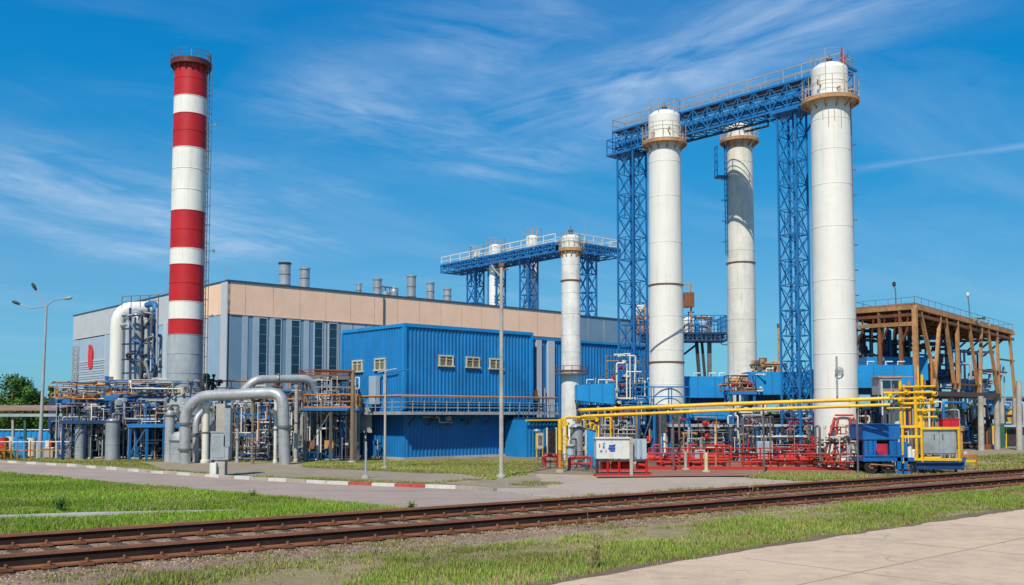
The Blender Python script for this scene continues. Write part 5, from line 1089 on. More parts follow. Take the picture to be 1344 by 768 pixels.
# background dark equipment behind the manifolds
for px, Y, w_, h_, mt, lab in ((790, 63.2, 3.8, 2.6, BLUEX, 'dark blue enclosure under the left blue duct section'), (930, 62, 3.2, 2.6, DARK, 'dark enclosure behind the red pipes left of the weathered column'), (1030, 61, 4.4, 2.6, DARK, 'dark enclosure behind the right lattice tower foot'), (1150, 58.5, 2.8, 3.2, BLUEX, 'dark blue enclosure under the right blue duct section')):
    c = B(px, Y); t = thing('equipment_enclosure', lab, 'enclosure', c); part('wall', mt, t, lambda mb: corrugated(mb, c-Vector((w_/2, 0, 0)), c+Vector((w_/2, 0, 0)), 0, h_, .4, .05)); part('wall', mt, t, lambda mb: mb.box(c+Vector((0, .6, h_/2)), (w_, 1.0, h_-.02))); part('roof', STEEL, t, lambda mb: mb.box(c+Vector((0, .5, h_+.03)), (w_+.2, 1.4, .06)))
for px, Y, s_, mt, lab in ((1003, 52.0, .8, LSLATE, 'pale grey control box behind the red railing'), (918, 50.5, .5, LSLATE, 'small pale cylinder-topped box behind the red railing near the left column')):
    c = B(px, Y); t = thing('control_box', lab, 'control box', c); part('body', mt, t, lambda mb: mb.box(c+Z*(s_*.7+.2), (s_, .5, s_*1.2))); part('door', GREY, t, lambda mb: mb.box(c+Vector((0, -.265, s_*.7+.2)), (s_*.8, .03, s_*1.05))); part('plinth', CONC, t, lambda mb: mb.box(c+Z*.08, (s_+.1, .6, .16)))
for px, Y, w_, lab in ((858, 50, 1.3, 'red horizontal pump set left of the red railing middle'), (905, 50.5, 1.2, 'red pump beside the pale control box'), (940, 50.8, 1.3, 'red pump in front of the weathered column'), (1040, 50, 1.4, 'orange-red pump at the foot of the right lattice tower')):
    c = B(px, Y); t = thing('pump', lab, 'pump', c, 'red pumps behind the railing')
    part('casing', RED, t, lambda mb: mb.lathe(c+Vector((-w_/2, 0, .45)), [(0, 0), (.16, .03), (.2, .12), (.2, w_*.5), (.12, w_*.55), (.12, w_*.95), (0, w_)], 16, axis=(1, 0, 0)))
    part('base', STEEL, t, lambda mb: mb.box(c+Z*.14, (w_, .6, .28))); part('outlet', RED, t, lambda mb: mb.tube([c+Z*.5, c+Z*1.1, c+Z*1.1+Vector((.4, 0, 0))], .05, 8, bend=.12))
# yellow overhead pipes
yp = thing('yellow_pipeline', 'long pair of bright yellow pipes crossing in front of the white columns', 'pipeline', B(762, 46))
for dy, r_ in ((0, .085), (8, .07)):
    a, b_ = W(763, 538.5+dy, 47), W(1168, 523+dy*1.05, 43)
    part('pipe', YEL, yp, lambda mb: mb.tube([a+Z*(-.3 if dy else 0)+Vector((-.05, .6, 0)), a, a.lerp(b_, .45)+Z*.03, b_], r_, 12, bend=.2))
    for f_ in (.12, .3, .5, .7, .88): part('coupling', YEL, yp, lambda mb: mb.lathe(a.lerp(b_, f_)+Z*(.025 if abs(f_-.45) < .2 else 0.012), [(r_, -.05), (r_+.03, -.045), (r_+.03, .045), (r_, .05)], 12, axis=(b_-a)))
for px in (790, 892, 1012, 1130):
    f_ = (px-763)/405; q = W(763, 538.5, 47).lerp(W(1168, 523, 43), f_); part('bracket', STEEL, yp, lambda mb: (mb.bar((q.x, q.y+.25, 0), (q.x, q.y+.25, q.z+.1), .06), mb.bar((q.x, q.y+.25, q.z-.45), (q.x, q.y-.2, q.z-.45), .06)))
# yellow riser cluster with silver tank
vessel('silver upright tank between the yellow risers and the white cabinet', 757, 50, 17, 556, mat=GALV, dome=.2)
vessel('short white drum in front of the silver upright tank', 749, 48.5, 10, 583, mat=LSLATE, dome=.1)
yr = thing('yellow_riser', 'cluster of yellow risers and elbows around the silver upright tank', 'pipework', B(742, 49))
for a, ya, b_, yb_, Y in ((737, 618, 741, 550, 49), (744, 612, 746, 556, 49.5), (741, 560, 781, 548, 49), (775, 556, 779, 585, 49), (768, 545, 768, 590, 50.5), (783, 552, 786, 578, 50)):
    P = [W(a, ya, Y), W(a, yb_, Y), W(b_, yb_, Y+.6)] if ya > yb_ else [W(a, ya, Y), W(b_, ya, Y+.3), W(b_, yb_, Y)]
    part('pipe', YEL, yr, lambda mb: mb.tube(P, .07, 8, bend=.15))
part('ladder', YEL, yr, lambda mb: mb.ladder(W(739, 595, 48.6), 1.6, (1, 0, 0), .3, False))
for x_, y_ in ((772, 560), (780, 566), (776, 575), (743, 575), (738, 585)): part('hand_wheel', YEL, yr, lambda mb: mb.hoop(W(x_, y_, 49), .13, .022, 10, 0, (.2, -1, 0)))
posts_pipes('pipe_manifold', 'thin yellow and grey pipes above the white cabinet left end', 'pipework', 768, 796, 50, 1.2, .4, 2.6, 12, [YEL, STEEL, OLDWHITE, GREY], 60, 3, (.025, .05), YEL)
bp_ = thing('upright_screen', 'upright blue screen between the silver tank and the white cabinet', 'screen', B(776, 47.5)); part('sheet', BLUEL, bp_, lambda mb: mb.box(B(776, 47.5, .95), (.35, .12, 1.9))); part('post', LSLATE, bp_, lambda mb: mb.bar(B(769, 47.5), B(769, 47.5, 1.9), .1))
# low red frames on the left of the cabinet
for px0, px1, Y, lab in ((714, 732, 49, 'low red pipe loop at the left end by the grass'), (748, 776, 47, 'wider low red pipe loop before the silver upright tank')):
    a, b_ = B(px0, Y), B(px1, Y); t = thing('pipe_loop', lab, 'pipe guard', a)
    part('rail', RED, t, lambda mb: (mb.tube([a+Z*.1, a+Z*.62, b_+Z*.62, b_+Z*.1], .08, 8, bend=.15))); part('rail', RED, t, lambda mb: mb.tube([a+Z*.32, b_+Z*.32], .06, 7))
    part('foot', STEEL, t, lambda mb: (mb.box(a+Z*.05, (.25, .25, .1)))); part('foot', STEEL, t, lambda mb: mb.box(b_+Z*.05, (.25, .25, .1)))
fb = thing('wire_fence', 'short thin wire fence with posts beside the grass end', 'fence', G(706, 613)); fa, fe = G(706, 612), G(784, 621)
part('post', STEEL, fb, lambda mb: mb.rail([fa, fe], .7, .5, .012, (.25, .5, .75)))
# white cabinet on red frame
Yk = 42.3; t = thing('white_cabinet', 'white equipment cabinet with blue marks on a red pipe frame, grey panel at its right', 'cabinet', B(816, Yk)); kx = Yk/F
xa_, xb_ = B(783, Yk).x, B(828.5, Yk).x; zt_, zb_ = Zp(576, Yk), Zp(602, Yk)
part('body', OLDWHITE if False else M('cabinet_white', (.70, .70, .66), .5, streak=.25, dirt=.2, dirtcol=(.3, .27, .2)), t, lambda mb: (mb.box(((xa_+xb_)/2, Yk+.6, (zt_+zb_)/2), (xb_-xa_, 1.2, zt_-zb_)), mb.box(((xa_+xb_)/2, Yk+.58, zt_+.03), (xb_-xa_+.08, 1.3, .05))))
part('side_panel', LSLATE, t, lambda mb: mb.box(((xb_+B(850, Yk).x)/2, Yk+.7, (zt_+zb_)/2-.03), (B(850, Yk).x-xb_-.02, 1.0, zt_-zb_)))
for f_ in (.3, .62): part('rib', GREY, t, lambda mb: mb.box((xb_+(B(850, Yk).x-xb_)*f_, Yk+.17, (zt_+zb_)/2), (.06, .06, zt_-zb_-.1)))
MB_ = M('mark_blue', (.02, .06, .35), .5, dirt=.1); MG_ = M('mark_grey', (.15, .25, .38), .5, dirt=.2); MR_ = M('mark_red', (.45, .12, .12), .5)
def mark(px, py, w_, h_, m_): part('mark', m_, t, lambda mb: mb.box((B(px, Yk).x, Yk-.006, Zp(py, Yk)), (w_*kx, .012, h_*kx)))
for a in ((803.5, 585.5, 8, 2.6, MB_), (803.2, 588.8, 9, 2.8, MB_), (804, 591.8, 7, 2.0, MB_), (806.5, 584, 3.5, 1.4, MG_), (793, 582.6, 2.6, 2.6, MG_), (792.5, 587, 2, 3.4, MB_), (789.2, 592.2, 3, 3, MG_), (787, 585, 1.5, 5, MR_), (795.6, 592, 1.2, 3, MR_)): mark(*a)
part('corner_post', CONC, t, lambda mb: mb.bar(B(828.5, Yk-.08), B(828.5, Yk-.08, zt_+.05), .13))
for f_, w2 in ((0.02, .09), (.33, .07), (.66, .07), (1.02, .09), (1.45, .08)):
    part('leg', DARK if f_ < .1 else RED, t, lambda mb: mb.bar((xa_+(xb_-xa_)*f_, Yk+.05, .05), (xa_+(xb_-xa_)*f_, Yk+.05, zb_), w2))
part('frame_beam', DARK, t, lambda mb: mb.bar((xa_, Yk+.05, zb_-.07), (B(850, Yk).x, Yk+.05, zb_-.07), .08))
part('frame_beam', RED, t, lambda mb: mb.bar((xa_, Yk+.05, .28), (B(852, Yk).x, Yk+.05, .28), .07))
for px in (795, 809, 821, 842):
    part('drum', RED, t, lambda mb: mb.lathe((B(px, Yk+.5).x-.2, Yk+.5, .42), [(0, 0), (.2, .02), (.2, .36), (0, .4)], 14, axis=(1, .2, 0)))
part('skid_edge', REDF, t, lambda mb: mb.box(((xa_+B(852, Yk).x)/2, Yk+.2, .06), (B(852, Yk).x-xa_+.2, .5, .12)))
# red railing
ra_, rb_ = G(850, 617.5), G(1140, 618.5)
rr_t = thing('red_railing', 'long low bright red railing in front of the white columns', 'railing', ra_)
N = 16
for i in range(N+1):
    q = ra_.lerp(rb_, i/N); part('post', REDF if i % 5 else RUSTL, rr_t, lambda mb: mb.bar(q, q+Z*.82, .055))
for z_ in (.80, .42): part('rail', REDF, rr_t, lambda mb: mb.tube([ra_+Z*z_, rb_+Z*z_], .038, 7))
part('kerb_beam', REDF, rr_t, lambda mb: mb.bar(ra_+Z*.10-Vector((0, .1, 0)), rb_+Z*.10-Vector((0, .1, 0)), .18, .2))
r2a, r2b = B(852, 50.5), B(1120, 50.5); t = thing('red_railing', 'second red railing running behind the front one closer to the columns', 'railing', r2a)
for i in range(12): q = r2a.lerp(r2b, i/11); part('post', REDF, t, lambda mb: mb.bar(q, q+Z*.95, .06))
for z_ in (.93, .5): part('rail', REDF, t, lambda mb: mb.tube([r2a+Z*z_, r2b+Z*z_], .035, 6))
for i, (px0, px1, Y) in enumerate(((870, 960, 48.3), (985, 1080, 48.3))):
    a, b_ = B(px0, Y), B(px1, Y); t = thing('red_pipe_run', ['low red pipe run on stands behind the left half of the front railing', 'low red pipe run on stands behind the right half of the front railing'][i], 'pipe', a)
    part('pipe', RED, t, lambda mb: mb.tube([a+Z*.1, a+Z*.45, b_+Z*.45, b_+Z*1.1, b_+Z*1.1+V*1.5], .06, 9, bend=.15)); part('pipe', RED, t, lambda mb: mb.tube([a+Z*.25+V*.4, b_+Z*.25+V*.4], .07, 8))
    for f_ in (.15, .4, .65, .9): part('stand', DARK, t, lambda mb: mb.box(a.lerp(b_, f_)+Z*.17, (.12, .4, .34)))
    for f_ in (.25, .55, .8): part('valve', RED, t, lambda mb: (mb.hoop(a.lerp(b_, f_)+Z*.85, .14, .025, 12), mb.bar(a.lerp(b_, f_)+Z*.45, a.lerp(b_, f_)+Z*.86, .05)))

# ------------------------------------------------------------------ raised equipment deck behind the left white column
Yd = 88.0; q0, q1 = B(846, Yd), B(956, Yd); zd = Zp(436, Yd)
t = thing('raised_deck', 'raised dark equipment deck on slanted legs seen between the left and weathered columns', 'platform', B(925, Yd))
part('deck', BLUEX, t, lambda mb: (mb.prism([q0+Z*0, q1+Z*0, q1+Vector((0, 4, 0)), q0+Vector((0, 4, 0))], zd-.1, zd)))
part('deck_truss', BLUEX, t, lambda mb: truss(mb, q0+Vector((0, 1, 0)), q1+Vector((0, 1, 0)), 2.0, zd-.75, zd-.12, 9, .1, .14))
part('railing', BLUED, t, lambda mb: mb.rail([q0+Z*zd, q1+Z*zd, q1+Vector((0, 4, zd)), q0+Vector((0, 4, zd))], 1.5, .55, .03, (.4, .7)))
for a, b_, w_, mt in ((914, 925, .28, DARK), (921, 933, .22, DARK), (931, 932, .34, STEEL), (897, 915, .18, DARK), (852, 852, .3, DARK)):
    p_ = B(a, Yd+1, zd-.7) if a != 897 else B(915, Yd+1, zd-1.0); e_ = B(b_, Yd+1, 0) if a != 897 else B(890, Yd+1, Zp(470, Yd))
    part('leg', mt, t, lambda mb: mb.bar(p_, e_, w_))
part('cable', DARK, t, lambda mb: mb.tube([B(940, Yd, zd-.6), B(948, Yd, zd-1.1), B(963, Yd, zd-1.2)], .04, 5))
for px, w_, h_, mt, lab in ((904, 1.2, 1.5, OLDWHITE, 'white drum on the raised deck just right of the left white column'), (913, 1.0, 1.1, BLUEL, 'blue drum in the middle of the raised deck'), (921, .9, 1.2, LSLATE, 'pale blue drum at the right of the raised deck'), (854, 1.2, 2.2, RUSTL, 'rusty tan vessel on the raised deck left of the left white column')):
    c = B(px, Yd+1.2, zd); v_ = thing('deck_drum', lab, 'drum', c)
    part('shell', mt, v_, lambda mb: mb.lathe(c, [(w_/2, 0), (w_/2, h_*.8), (w_*.3, h_), (0, h_)], 16)); part('nozzle', STEEL, v_, lambda mb: mb.tube([c+Z*h_*.9, c+Z*(h_+.4), c+Z*(h_+.4)+Vector((.5, 0, 0))], .07, 6)); part('band', RUST, v_, lambda mb: mb.lathe(c, [(w_/2, h_*.4), (w_/2+.04, h_*.41), (w_/2+.04, h_*.46), (w_/2, h_*.47)], 16))
hc = thing('hoist_frame', 'rusty hoist frame with an arm standing on the raised deck', 'hoist', B(905, Yd, zd))
part('mast', ORA, hc, lambda mb: (mb.bar(B(907, Yd+.5, zd), B(907, Yd+.5, Zp(371, Yd)), .14)))
part('arm', RUSTL, hc, lambda mb: mb.bar(B(895, Yd+.5, Zp(372, Yd)), B(908, Yd+.5, Zp(372, Yd)), .12))
part('winch', RUST, hc, lambda mb: (mb.box(B(904, Yd+.4, Zp(393, Yd)), (.9, .6, 1.3)), mb.box(B(899, Yd+.4, Zp(398, Yd)), (.7, .5, .7)), mb.bar(B(900, Yd+.5, Zp(399, Yd)), B(908, Yd+.5, Zp(384, Yd)), .15)))
for px0, px1, Y, base, top, lab, n in ((896, 935, Yd+1.5, zd, zd+1.6, 'small mixed pipes on the raised deck', 14), (836, 852, Yd+1, zd, zd+2.8, 'orange and white piping left of the left white column high on the deck', 12)):
    posts_pipes('deck_piping', lab, 'pipework', px0, px1, Y, 2, base, top, n, [ORA, OLDWHITE, RUSTL, STEEL, BLUED], int(px0), 2, (.06, .12))
# distant low roof plant
t = thing('distant_plant', 'distant low plant buildings with pale roof gear behind the blue duct line', 'building', B(925, 120))
part('wall', LGREY, t, lambda mb: mb.box(B(925, 122, 2.5), (11, 4, 5))); part('roof_gear', OLDWHITE, t, lambda mb: [mb.box(B(px, 121, 5.4), (s_, 1, .7)) for px, s_ in ((905, 1.6), (918, 1), (936, 2))])
for px, yt, lab, wd in ((1024.5, 425, 'tall thin tan stack standing just left of the right lattice tower', 3), (1003, 470, 'short pale stub on the duct line right of the weathered column', 9)):
    Y = 84; c = B(px, Y); t = thing('thin_stack', lab, 'stack', c); part('pipe', RUSTL if wd < 5 else OLDWHITE, t, lambda mb: mb.tube([c, c+Z*Zp(yt, Y)], wd/2*Y/F, 10)); part('rim', RUST, t, lambda mb: mb.lathe(c, [(wd/2*Y/F+.05, Zp(yt, Y)-.3), (wd/2*Y/F+.05, Zp(yt, Y))], 10))
posts_pipes('deck_piping', 'pale valves and pipes on top of the blue duct right of the weathered column', 'pipework', 994, 1024, 59, 1.2, Zp(488, 59), Zp(474, 59), 10, [OLDWHITE, STEEL, RUSTL], 81, 3, (.04, .09))

# ------------------------------------------------------------------ rusty steel frame building at right
Fc = B(1205, 70); zF = Zp(397, 70); Fl = B(1122, 76); Fr = B(1334, 88); Fr.z = 0
zR = Zp(433, 88); zL = Zp(404, 76); Fb = Fl+(Fr-Fc)
fb_ = thing('rusty_frame', 'open rusty steel roof frame on splayed struts and concrete columns at the right', 'steel frame', Fc)
q = lambda a, s, z0, z1: a+Z*(z0+(z1-z0)*s)
P_ = [Fc+Z*zF, Fr+Z*zR, Fb+Z*(zL+zR-zF), Fl+Z*zL]
def quad(mb, pts, t_, m=0):
    vs = [Vector(p) for p in pts]+[Vector(p)-Z*t_ for p in pts]
    mb.add(vs, [(0, 1, 2, 3), (7, 6, 5, 4), (0, 4, 5, 1), (1, 5, 6, 2), (2, 6, 7, 3), (3, 7, 4, 0)], m)
part('roof', [ROOFB], fb_, lambda mb: quad(mb, P_, .12))
for dz, w_, mt in ((.32, .3, RUSTL), (.85, .2, RUST), (1.5, .26, RUSTL)):
    for a, b_ in ((0, 1), (3, 0), (2, 3), (1, 2)):
        if dz > 1 and (a, b_) != (3, 0): continue
        part('beam', mt, fb_, lambda mb: mb.bar(P_[a]-Z*dz, P_[b_]-Z*dz, w_, w_*1.1))
for i in range(13):
    f_ = (i+.5)/13; part('joist', RUST, fb_, lambda mb: mb.bar(P_[0].lerp(P_[1], f_)-Z*.6, P_[3].lerp(P_[2], f_)-Z*.6, .14, .3))
for i in range(5):
    f_ = (i+.5)/5; part('joist', RUST, fb_, lambda mb: mb.bar(P_[0].lerp(P_[3], f_)-Z*.75, P_[1].lerp(P_[2], f_)-Z*.75, .14, .25))
# columns & struts along the right side: (concrete px, base y approx via position fraction)
fr_of = lambda px: next(s for s in [k/400 for k in range(401)] if (lambda P: CX+F*P.x/(P.y*CP+2*SP))(Fc.lerp(Fr, s)) >= px)
zc_ = lambda s: 3.9+.2*s
for px in (1247, 1290, 1314, 1331):
    try: s = fr_of(px)
    except StopIteration: s = 1.0
    c = Fc.lerp(Fr, s); c.z = 0; part('concrete_column', CONC, fb_, lambda mb: (mb.tube([c, c+Z*zc_(s)], .24, 6, r2=.2)))
for a, b_ in ((1210, 1230), (1236, 1226), (1243, 1253), (1258, 1258), (1274, 1285), (1290, 1286), (1298, 1311), (1310, 1312), (1327, 1331)):
    s0, s1_ = fr_of(a), min(1, fr_of(b_)) if b_ < 1331 else 1
    tpp = P_[0].lerp(P_[1], s0)-Z*.5; bt = Fc.lerp(Fr, s1_)+Z*zc_(s1_)
    if a < 1262: bt.z = 4.6
    part('strut', RUSTL, fb_, lambda mb: mb.bar(tpp, bt, .22, .24)); 
    if a in (1243, 1274, 1298): part('strut', STEEL, fb_, lambda mb: mb.bar(tpp+Vector((.25, .5, 0)), bt+Vector((.2, .8, 0)), .1))
for a in (1127, 1160, 1187, 1205):
    f_ = (1205-a)/(1205-1122); tpp = P_[0].lerp(P_[3], f_)-Z*.4; g_ = Vector((tpp.x, tpp.y, 0))
    part('upright', RUSTL if a in (1127, 1205) else RUST, fb_, lambda mb: mb.bar(tpp, Vector((tpp.x, tpp.y, 4.5 if a in (1160, 1187) else 0)), .30 if a == 1205 else .22))
    if a != 1205: part('knee_brace', RUST, fb_, lambda mb: mb.bar(tpp-Z*2.6, P_[0].lerp(P_[3], max(0, f_-.16))-Z*1.4, .14))
for s, zz in ((.6, 6.3), (.3, 5.0), (.82, 7.4)): part('tie', RUST, fb_, lambda mb: mb.bar(Fc.lerp(Fr, s)+Z*zz, Fc.lerp(Fr, min(1, s+.3))+Z*zz, .14))
for f_ in (.15, .45, .8, 1.0): part('rear_upright', RUST, fb_, lambda mb: mb.bar(P_[3].lerp(P_[2], f_)-Z*.4, Vector((P_[3].lerp(P_[2], f_).x, P_[3].lerp(P_[2], f_).y, 0)), .22))
part('roof_railing', STEEL, fb_, lambda mb: (mb.rail([P_[3], P_[0]], .4, 1.4, .012, ()), mb.rail([P_[0], P_[1]], .45, 1.4, .012, ()), mb.rail([P_[1], P_[2], P_[3]], .5, 2, .012, ())))
posts_pipes('roof_piping', 'thin grey pipes lying along the roof of the rusty frame', 'pipework', 1190, 1300, 79, 5, zF-.7, zF-.1, 18, [GREY, STEEL, OLDWHITE, GREEN], 91, 2, (.04, .08))
for px, Y, zb_, yt, lab in ((1176, 73, zF, 371, 'curved antenna rod on the left roof edge of the rusty frame'), (1273, 82, 9.8, 385, 'small beacon mast on the roof of the rusty frame')):
    b_ = B(px, Y, zb_-.1); zt_ = Zp(yt, Y); t = thing('roof_mast', lab, 'mast', b_)
    part('rod', STEEL, t, lambda mb: mb.tube([b_, b_.lerp(Vector((b_.x, b_.y, zt_)), .6), Vector((b_.x-.1, b_.y, zt_))], .045, 6))
    part('head', OLDWHITE if px > 1200 else DARK, t, lambda mb: mb.lathe(Vector((b_.x-.1, b_.y, zt_-.3)), [(.05, 0), (.13, .1), (.13, .3), (0, .4)], 10))
for i in range(9):
    s = .06+i*.105; part('diagonal_brace', RUST, fb_, lambda mb: mb.bar(P_[0].lerp(P_[1], s)-Z*.9, P_[0].lerp(P_[1], min(1, s+.1))-Z*2.2+Vector((-1.5, 2.5, 0)), .12))
for i in range(5):
    s = .1+i*.18; part('diagonal_brace', RUSTL, fb_, lambda mb: mb.bar(P_[0].lerp(P_[3], s)-Z*1.0, P_[0].lerp(P_[3], s+.12)-Z*2.4+Vector((.8, 1.2, 0)), .12))
# interior gear
c = B(1175, 76); t = thing('blue_duct', 'blue box duct under the rusty frame beside a pale block', 'duct', c)
part('casing', BLUEL, t, lambda mb: mb.box(B(1168, 76, (Zp(470, 76)+Zp(500, 76))/2), (4.6, 3, Zp(470, 76)-Zp(500, 76)))); part('support', BLUEX, t, lambda mb: mb.bar(B(1150, 76), B(1150, 76, 4.6), .2)); part('support', BLUEX, t, lambda mb: mb.bar(B(1186, 76), B(1186, 76, 4.6), .2))
for i, (a, b_, Y, z0, z1, n, mats, lab) in enumerate((
    (1128, 1160, 77, 5.6, 9.4, 20, [DARK, STEEL, BLUEX, GREY, RUST], 'dark pipes in the left bay of the rusty frame'),
    (1160, 1203, 78, 5.8, 9.8, 26, [DARK, STEEL, BLUEX, GREEN, GREY, BLUED], 'dark and blue pipes in the middle bay of the rusty frame'),
    (1206, 1262, 80, 5.6, 9.6, 22, [GREY, STEEL, DARK, BLUED, RUSTL], 'grey pipes behind the splayed struts of the rusty frame'),
    (1262, 1322, 86, 3.5, 8.5, 14, [LSLATE, STEEL, BLUED, GREY], 'pale thin pipes at the right end of the rusty frame'),
    (1262, 1290, 77, 0, 3.4, 26, [BLUED, DARK, STEEL, GREY, GREEN, RUST], 'blue and dark piping under the dark canopy'),
    (1290, 1344, 92, 0, 4.0, 26, [STEEL, GREY, BLUED, DARK, YEL, LSLATE], 'mixed pipes behind the right concrete columns'),
    (1208, 1250, 79, 4.0, 5.6, 14, [BLUED, BLUEX, LSLATE, STEEL], 'blue pipes above the dark canopy'),
    )): posts_pipes('pipe_manifold', lab, 'pipework', a, b_, Y, 3, z0, z1, n, mats, 100+i, 3, (.05, .13), BLUED)
for px0, px1, Y, y0, y1, mt, lab in ((1198, 1232, 79, 484, 512, LSLATE, 'pale grey block with blue louvres behind the struts'), (1225, 1262, 82, 486, 511, BLUEL, 'blue cladding wall behind the rusty struts'), (1262, 1300, 88, 497, 514, LSLATE, 'pale cladding wall right of the blue wall under the frame')):
    a, b_ = B(px0, Y), B(px1, Y); t = thing('wall_block', lab, 'wall', a); zc = (Zp(y0, Y)+Zp(y1, Y))/2
    part('cladding', mt, t, lambda mb: corrugated(mb, a, b_, Zp(y1, Y), Zp(y0, Y), .5, .06)); part('backing', mt, t, lambda mb: mb.box(((a+b_)/2).to_tuple()[:2]+(zc,), (b_.x-a.x, .6, Zp(y0, Y)-Zp(y1, Y)-.02)) if False else mb.box(Vector((((a+b_)/2).x, Y+.4, zc)), (b_.x-a.x, .7, Zp(y0, Y)-Zp(y1, Y)-.02)))
    for f_ in (.2, .45, .7): part('louvre', BLUED, t, lambda mb: mb.box(Vector((a.x+(b_.x-a.x)*f_, Y-.1, zc)), ((b_.x-a.x)*.13, .06, (Zp(y0, Y)-Zp(y1, Y))*.6)))
    for f_ in (.1, .9): part('support', STEEL, t, lambda mb: mb.bar(Vector((a.x+(b_.x-a.x)*f_, Y+.4, 0)), Vector((a.x+(b_.x-a.x)*f_, Y+.4, Zp(y1, Y))), .16))
t = thing('dark_canopy', 'flat dark canopy roof on a concrete column under the rusty frame', 'canopy', B(1290, 72))
ca_, cb_ = B(1230, 70.5, Zp(514, 71)), B(1312, 75, Zp(517, 75)); part('roof', DARK, t, lambda mb: mb.prism([(ca_.x, ca_.y), (cb_.x, cb_.y), (cb_.x-1, cb_.y+5), (ca_.x-1, ca_.y+5)], Zp(521, 72), Zp(515.5, 72)))
part('fascia', M('brown_dark', (.08, .055, .045), .6), t, lambda mb: mb.bar(ca_-Z*.15, cb_-Z*.15, .1, .35))
for px, Y in ((1288, 73), (1309, 75.2), (1338, 74)): part('column', CONC, t, lambda mb: mb.tube([B(px, Y), B(px-1, Y, Zp(520 if px < 1330 else 500, Y))], .23, 8, r2=.2))
t = thing('grey_shed', 'low grey-green shed with a dark doorway behind the rightmost concrete columns', 'shed', B(1325, 80))
sx0, sx1 = B(1316, 80).x, B(1400, 80).x
part('wall', M('grey_green_wall', (.22, .27, .26), .7, dirt=.3), t, lambda mb: mb.box(((sx0+sx1)/2, 82, Zp(562, 80)/2+.05), (sx1-sx0, 4, Zp(562, 80)+.1)))
part('roof', LSLATE, t, lambda mb: mb.box(((sx0+sx1)/2, 81.8, Zp(561, 80)+.1), (sx1-sx0+.5, 4.8, .12)))
part('door', DARK, t, lambda mb: mb.box(((B(1328, 79.95).x), 79.97, .8), (1.3, .06, 1.3))); part('door_frame', YEL, t, lambda mb: mb.bar(B(1320.5, 79.9), B(1320.5, 79.9, 1.6), .08))
for px0, px1, Y, y0, mt, lab in ((1318, 1400, 120, 524, BLUED, 'distant blue building at the far right edge'), (1290, 1400, 100, 545, LSLATE, 'long pale low building behind the right concrete columns')):
    a, b_ = B(px0, Y), B(px1, Y); t = thing('distant_building', lab, 'building', a); z_ = Zp(y0, Y)
    part('wall', mt, t, lambda mb: (corrugated(mb, a, b_, 0, z_, .8, .1), corrugated(mb, a+Vector((0, 8, 0)), a, 0, z_, .8, .1))); part('roof', STEEL, t, lambda mb: mb.prism([a-Vector((.3, .3, 0)), b_-Vector((0, .3, 0)), b_+Vector((0, 8, 0)), a+Vector((-.3, 8, 0))], z_, z_+.3))
    part('window', DGLASS, t, lambda mb: mb.box(Vector((a.x+2.2, Y-.1, z_*.55)), (1.6, .1, z_*.25)))
t = thing('red_crate_pair', 'two bright red boxes behind the silver cabinet of the rail machine', 'crate', B(1245, 52))
for px in (1240, 1251): part('box', M('bright_red_plastic', (.65, .02, .03), .4, dirt=.1), t, lambda mb: mb.box(B(px, 52, Zp(557, 52)), (.42, .5, .48)))
part('lid', MAGE, t, lambda mb: mb.box(B(1245.5, 52, Zp(551, 52)+.03), (.9, .55, .06))); part('stand', STEEL, t, lambda mb: (mb.bar(B(1238, 52), B(1238, 52, Zp(563, 52)), .06), mb.bar(B(1253, 52), B(1253, 52, Zp(563, 52)), .06), mb.bar(B(1236, 52, Zp(563, 52)), B(1256, 52, Zp(563, 52)), .08)))
t = thing('green_container', 'tall narrow dark green cupboard left of the grey shed', 'cupboard', B(1304, 79)); part('body', GREEN, t, lambda mb: mb.box(B(1304, 79, 1.0), (1.4, .8, 1.9))); part('door', YEL, t, lambda mb: mb.box(B(1304, 78.57, 1.0), (.5, .04, 1.5)))

# ------------------------------------------------------------------ rail machine
Ym = 44.2; km = Ym/F; mx = lambda px, Y=Ym: B(px, Y).x; mz = lambda py, Y=Ym: Zp(py, Y)
vm_ = thing('rail_machine', 'blue rail maintenance wagon with a plain blue box cab beside the tracks', 'rail vehicle', B(1160, Ym))
MBL = M('machine_blue', (.006, .13, .40), .4, dirt=.25, rust=.1)
part('box', MBL, vm_, lambda mb: (mb.box(((mx(1134)+mx(1183))/2, Ym+.9, (mz(558)+mz(577))/2), (mx(1183)-mx(1134), 1.8, mz(558)-mz(577))), mb.box(((mx(1134)+mx(1183))/2, Ym+.9, mz(558)+.03), (mx(1183)-mx(1134)+.06, 1.86, .05))))
part('box_handle', DARK, vm_, lambda mb: mb.bar((mx(1147), Ym-.03, mz(564)), (mx(1160), Ym-.03, mz(564)), .03))
part('box_soffit', DARK, vm_, lambda mb: mb.box(((mx(1136)+mx(1181))/2, Ym+.9, mz(577)-.05), (mx(1181)-mx(1136), 1.6, .08)))
for px, w_ in ((1138, .16), (1144, .2), (1150, .14), (1172, .2), (1178, .18)): part('post', MBL, vm_, lambda mb: mb.box((mx(px), Ym+.15, (mz(577)+mz(600))/2), (w_, .2, mz(577)-mz(600))))
part('engine', MAGE, vm_, lambda mb: (mb.box((mx(1160), Ym+.5, mz(590)), (.5, .7, .5)), mb.lathe((mx(1155), Ym+.2, mz(592)), [(0, 0), (.16, .02), (.16, .3), (0, .32)], 12, axis=(0, -1, 0))))
part('back_panel', DARK, vm_, lambda mb: mb.box((mx(1160), Ym+1.2, mz(588)), (mx(1180)-mx(1138), .1, .75)))
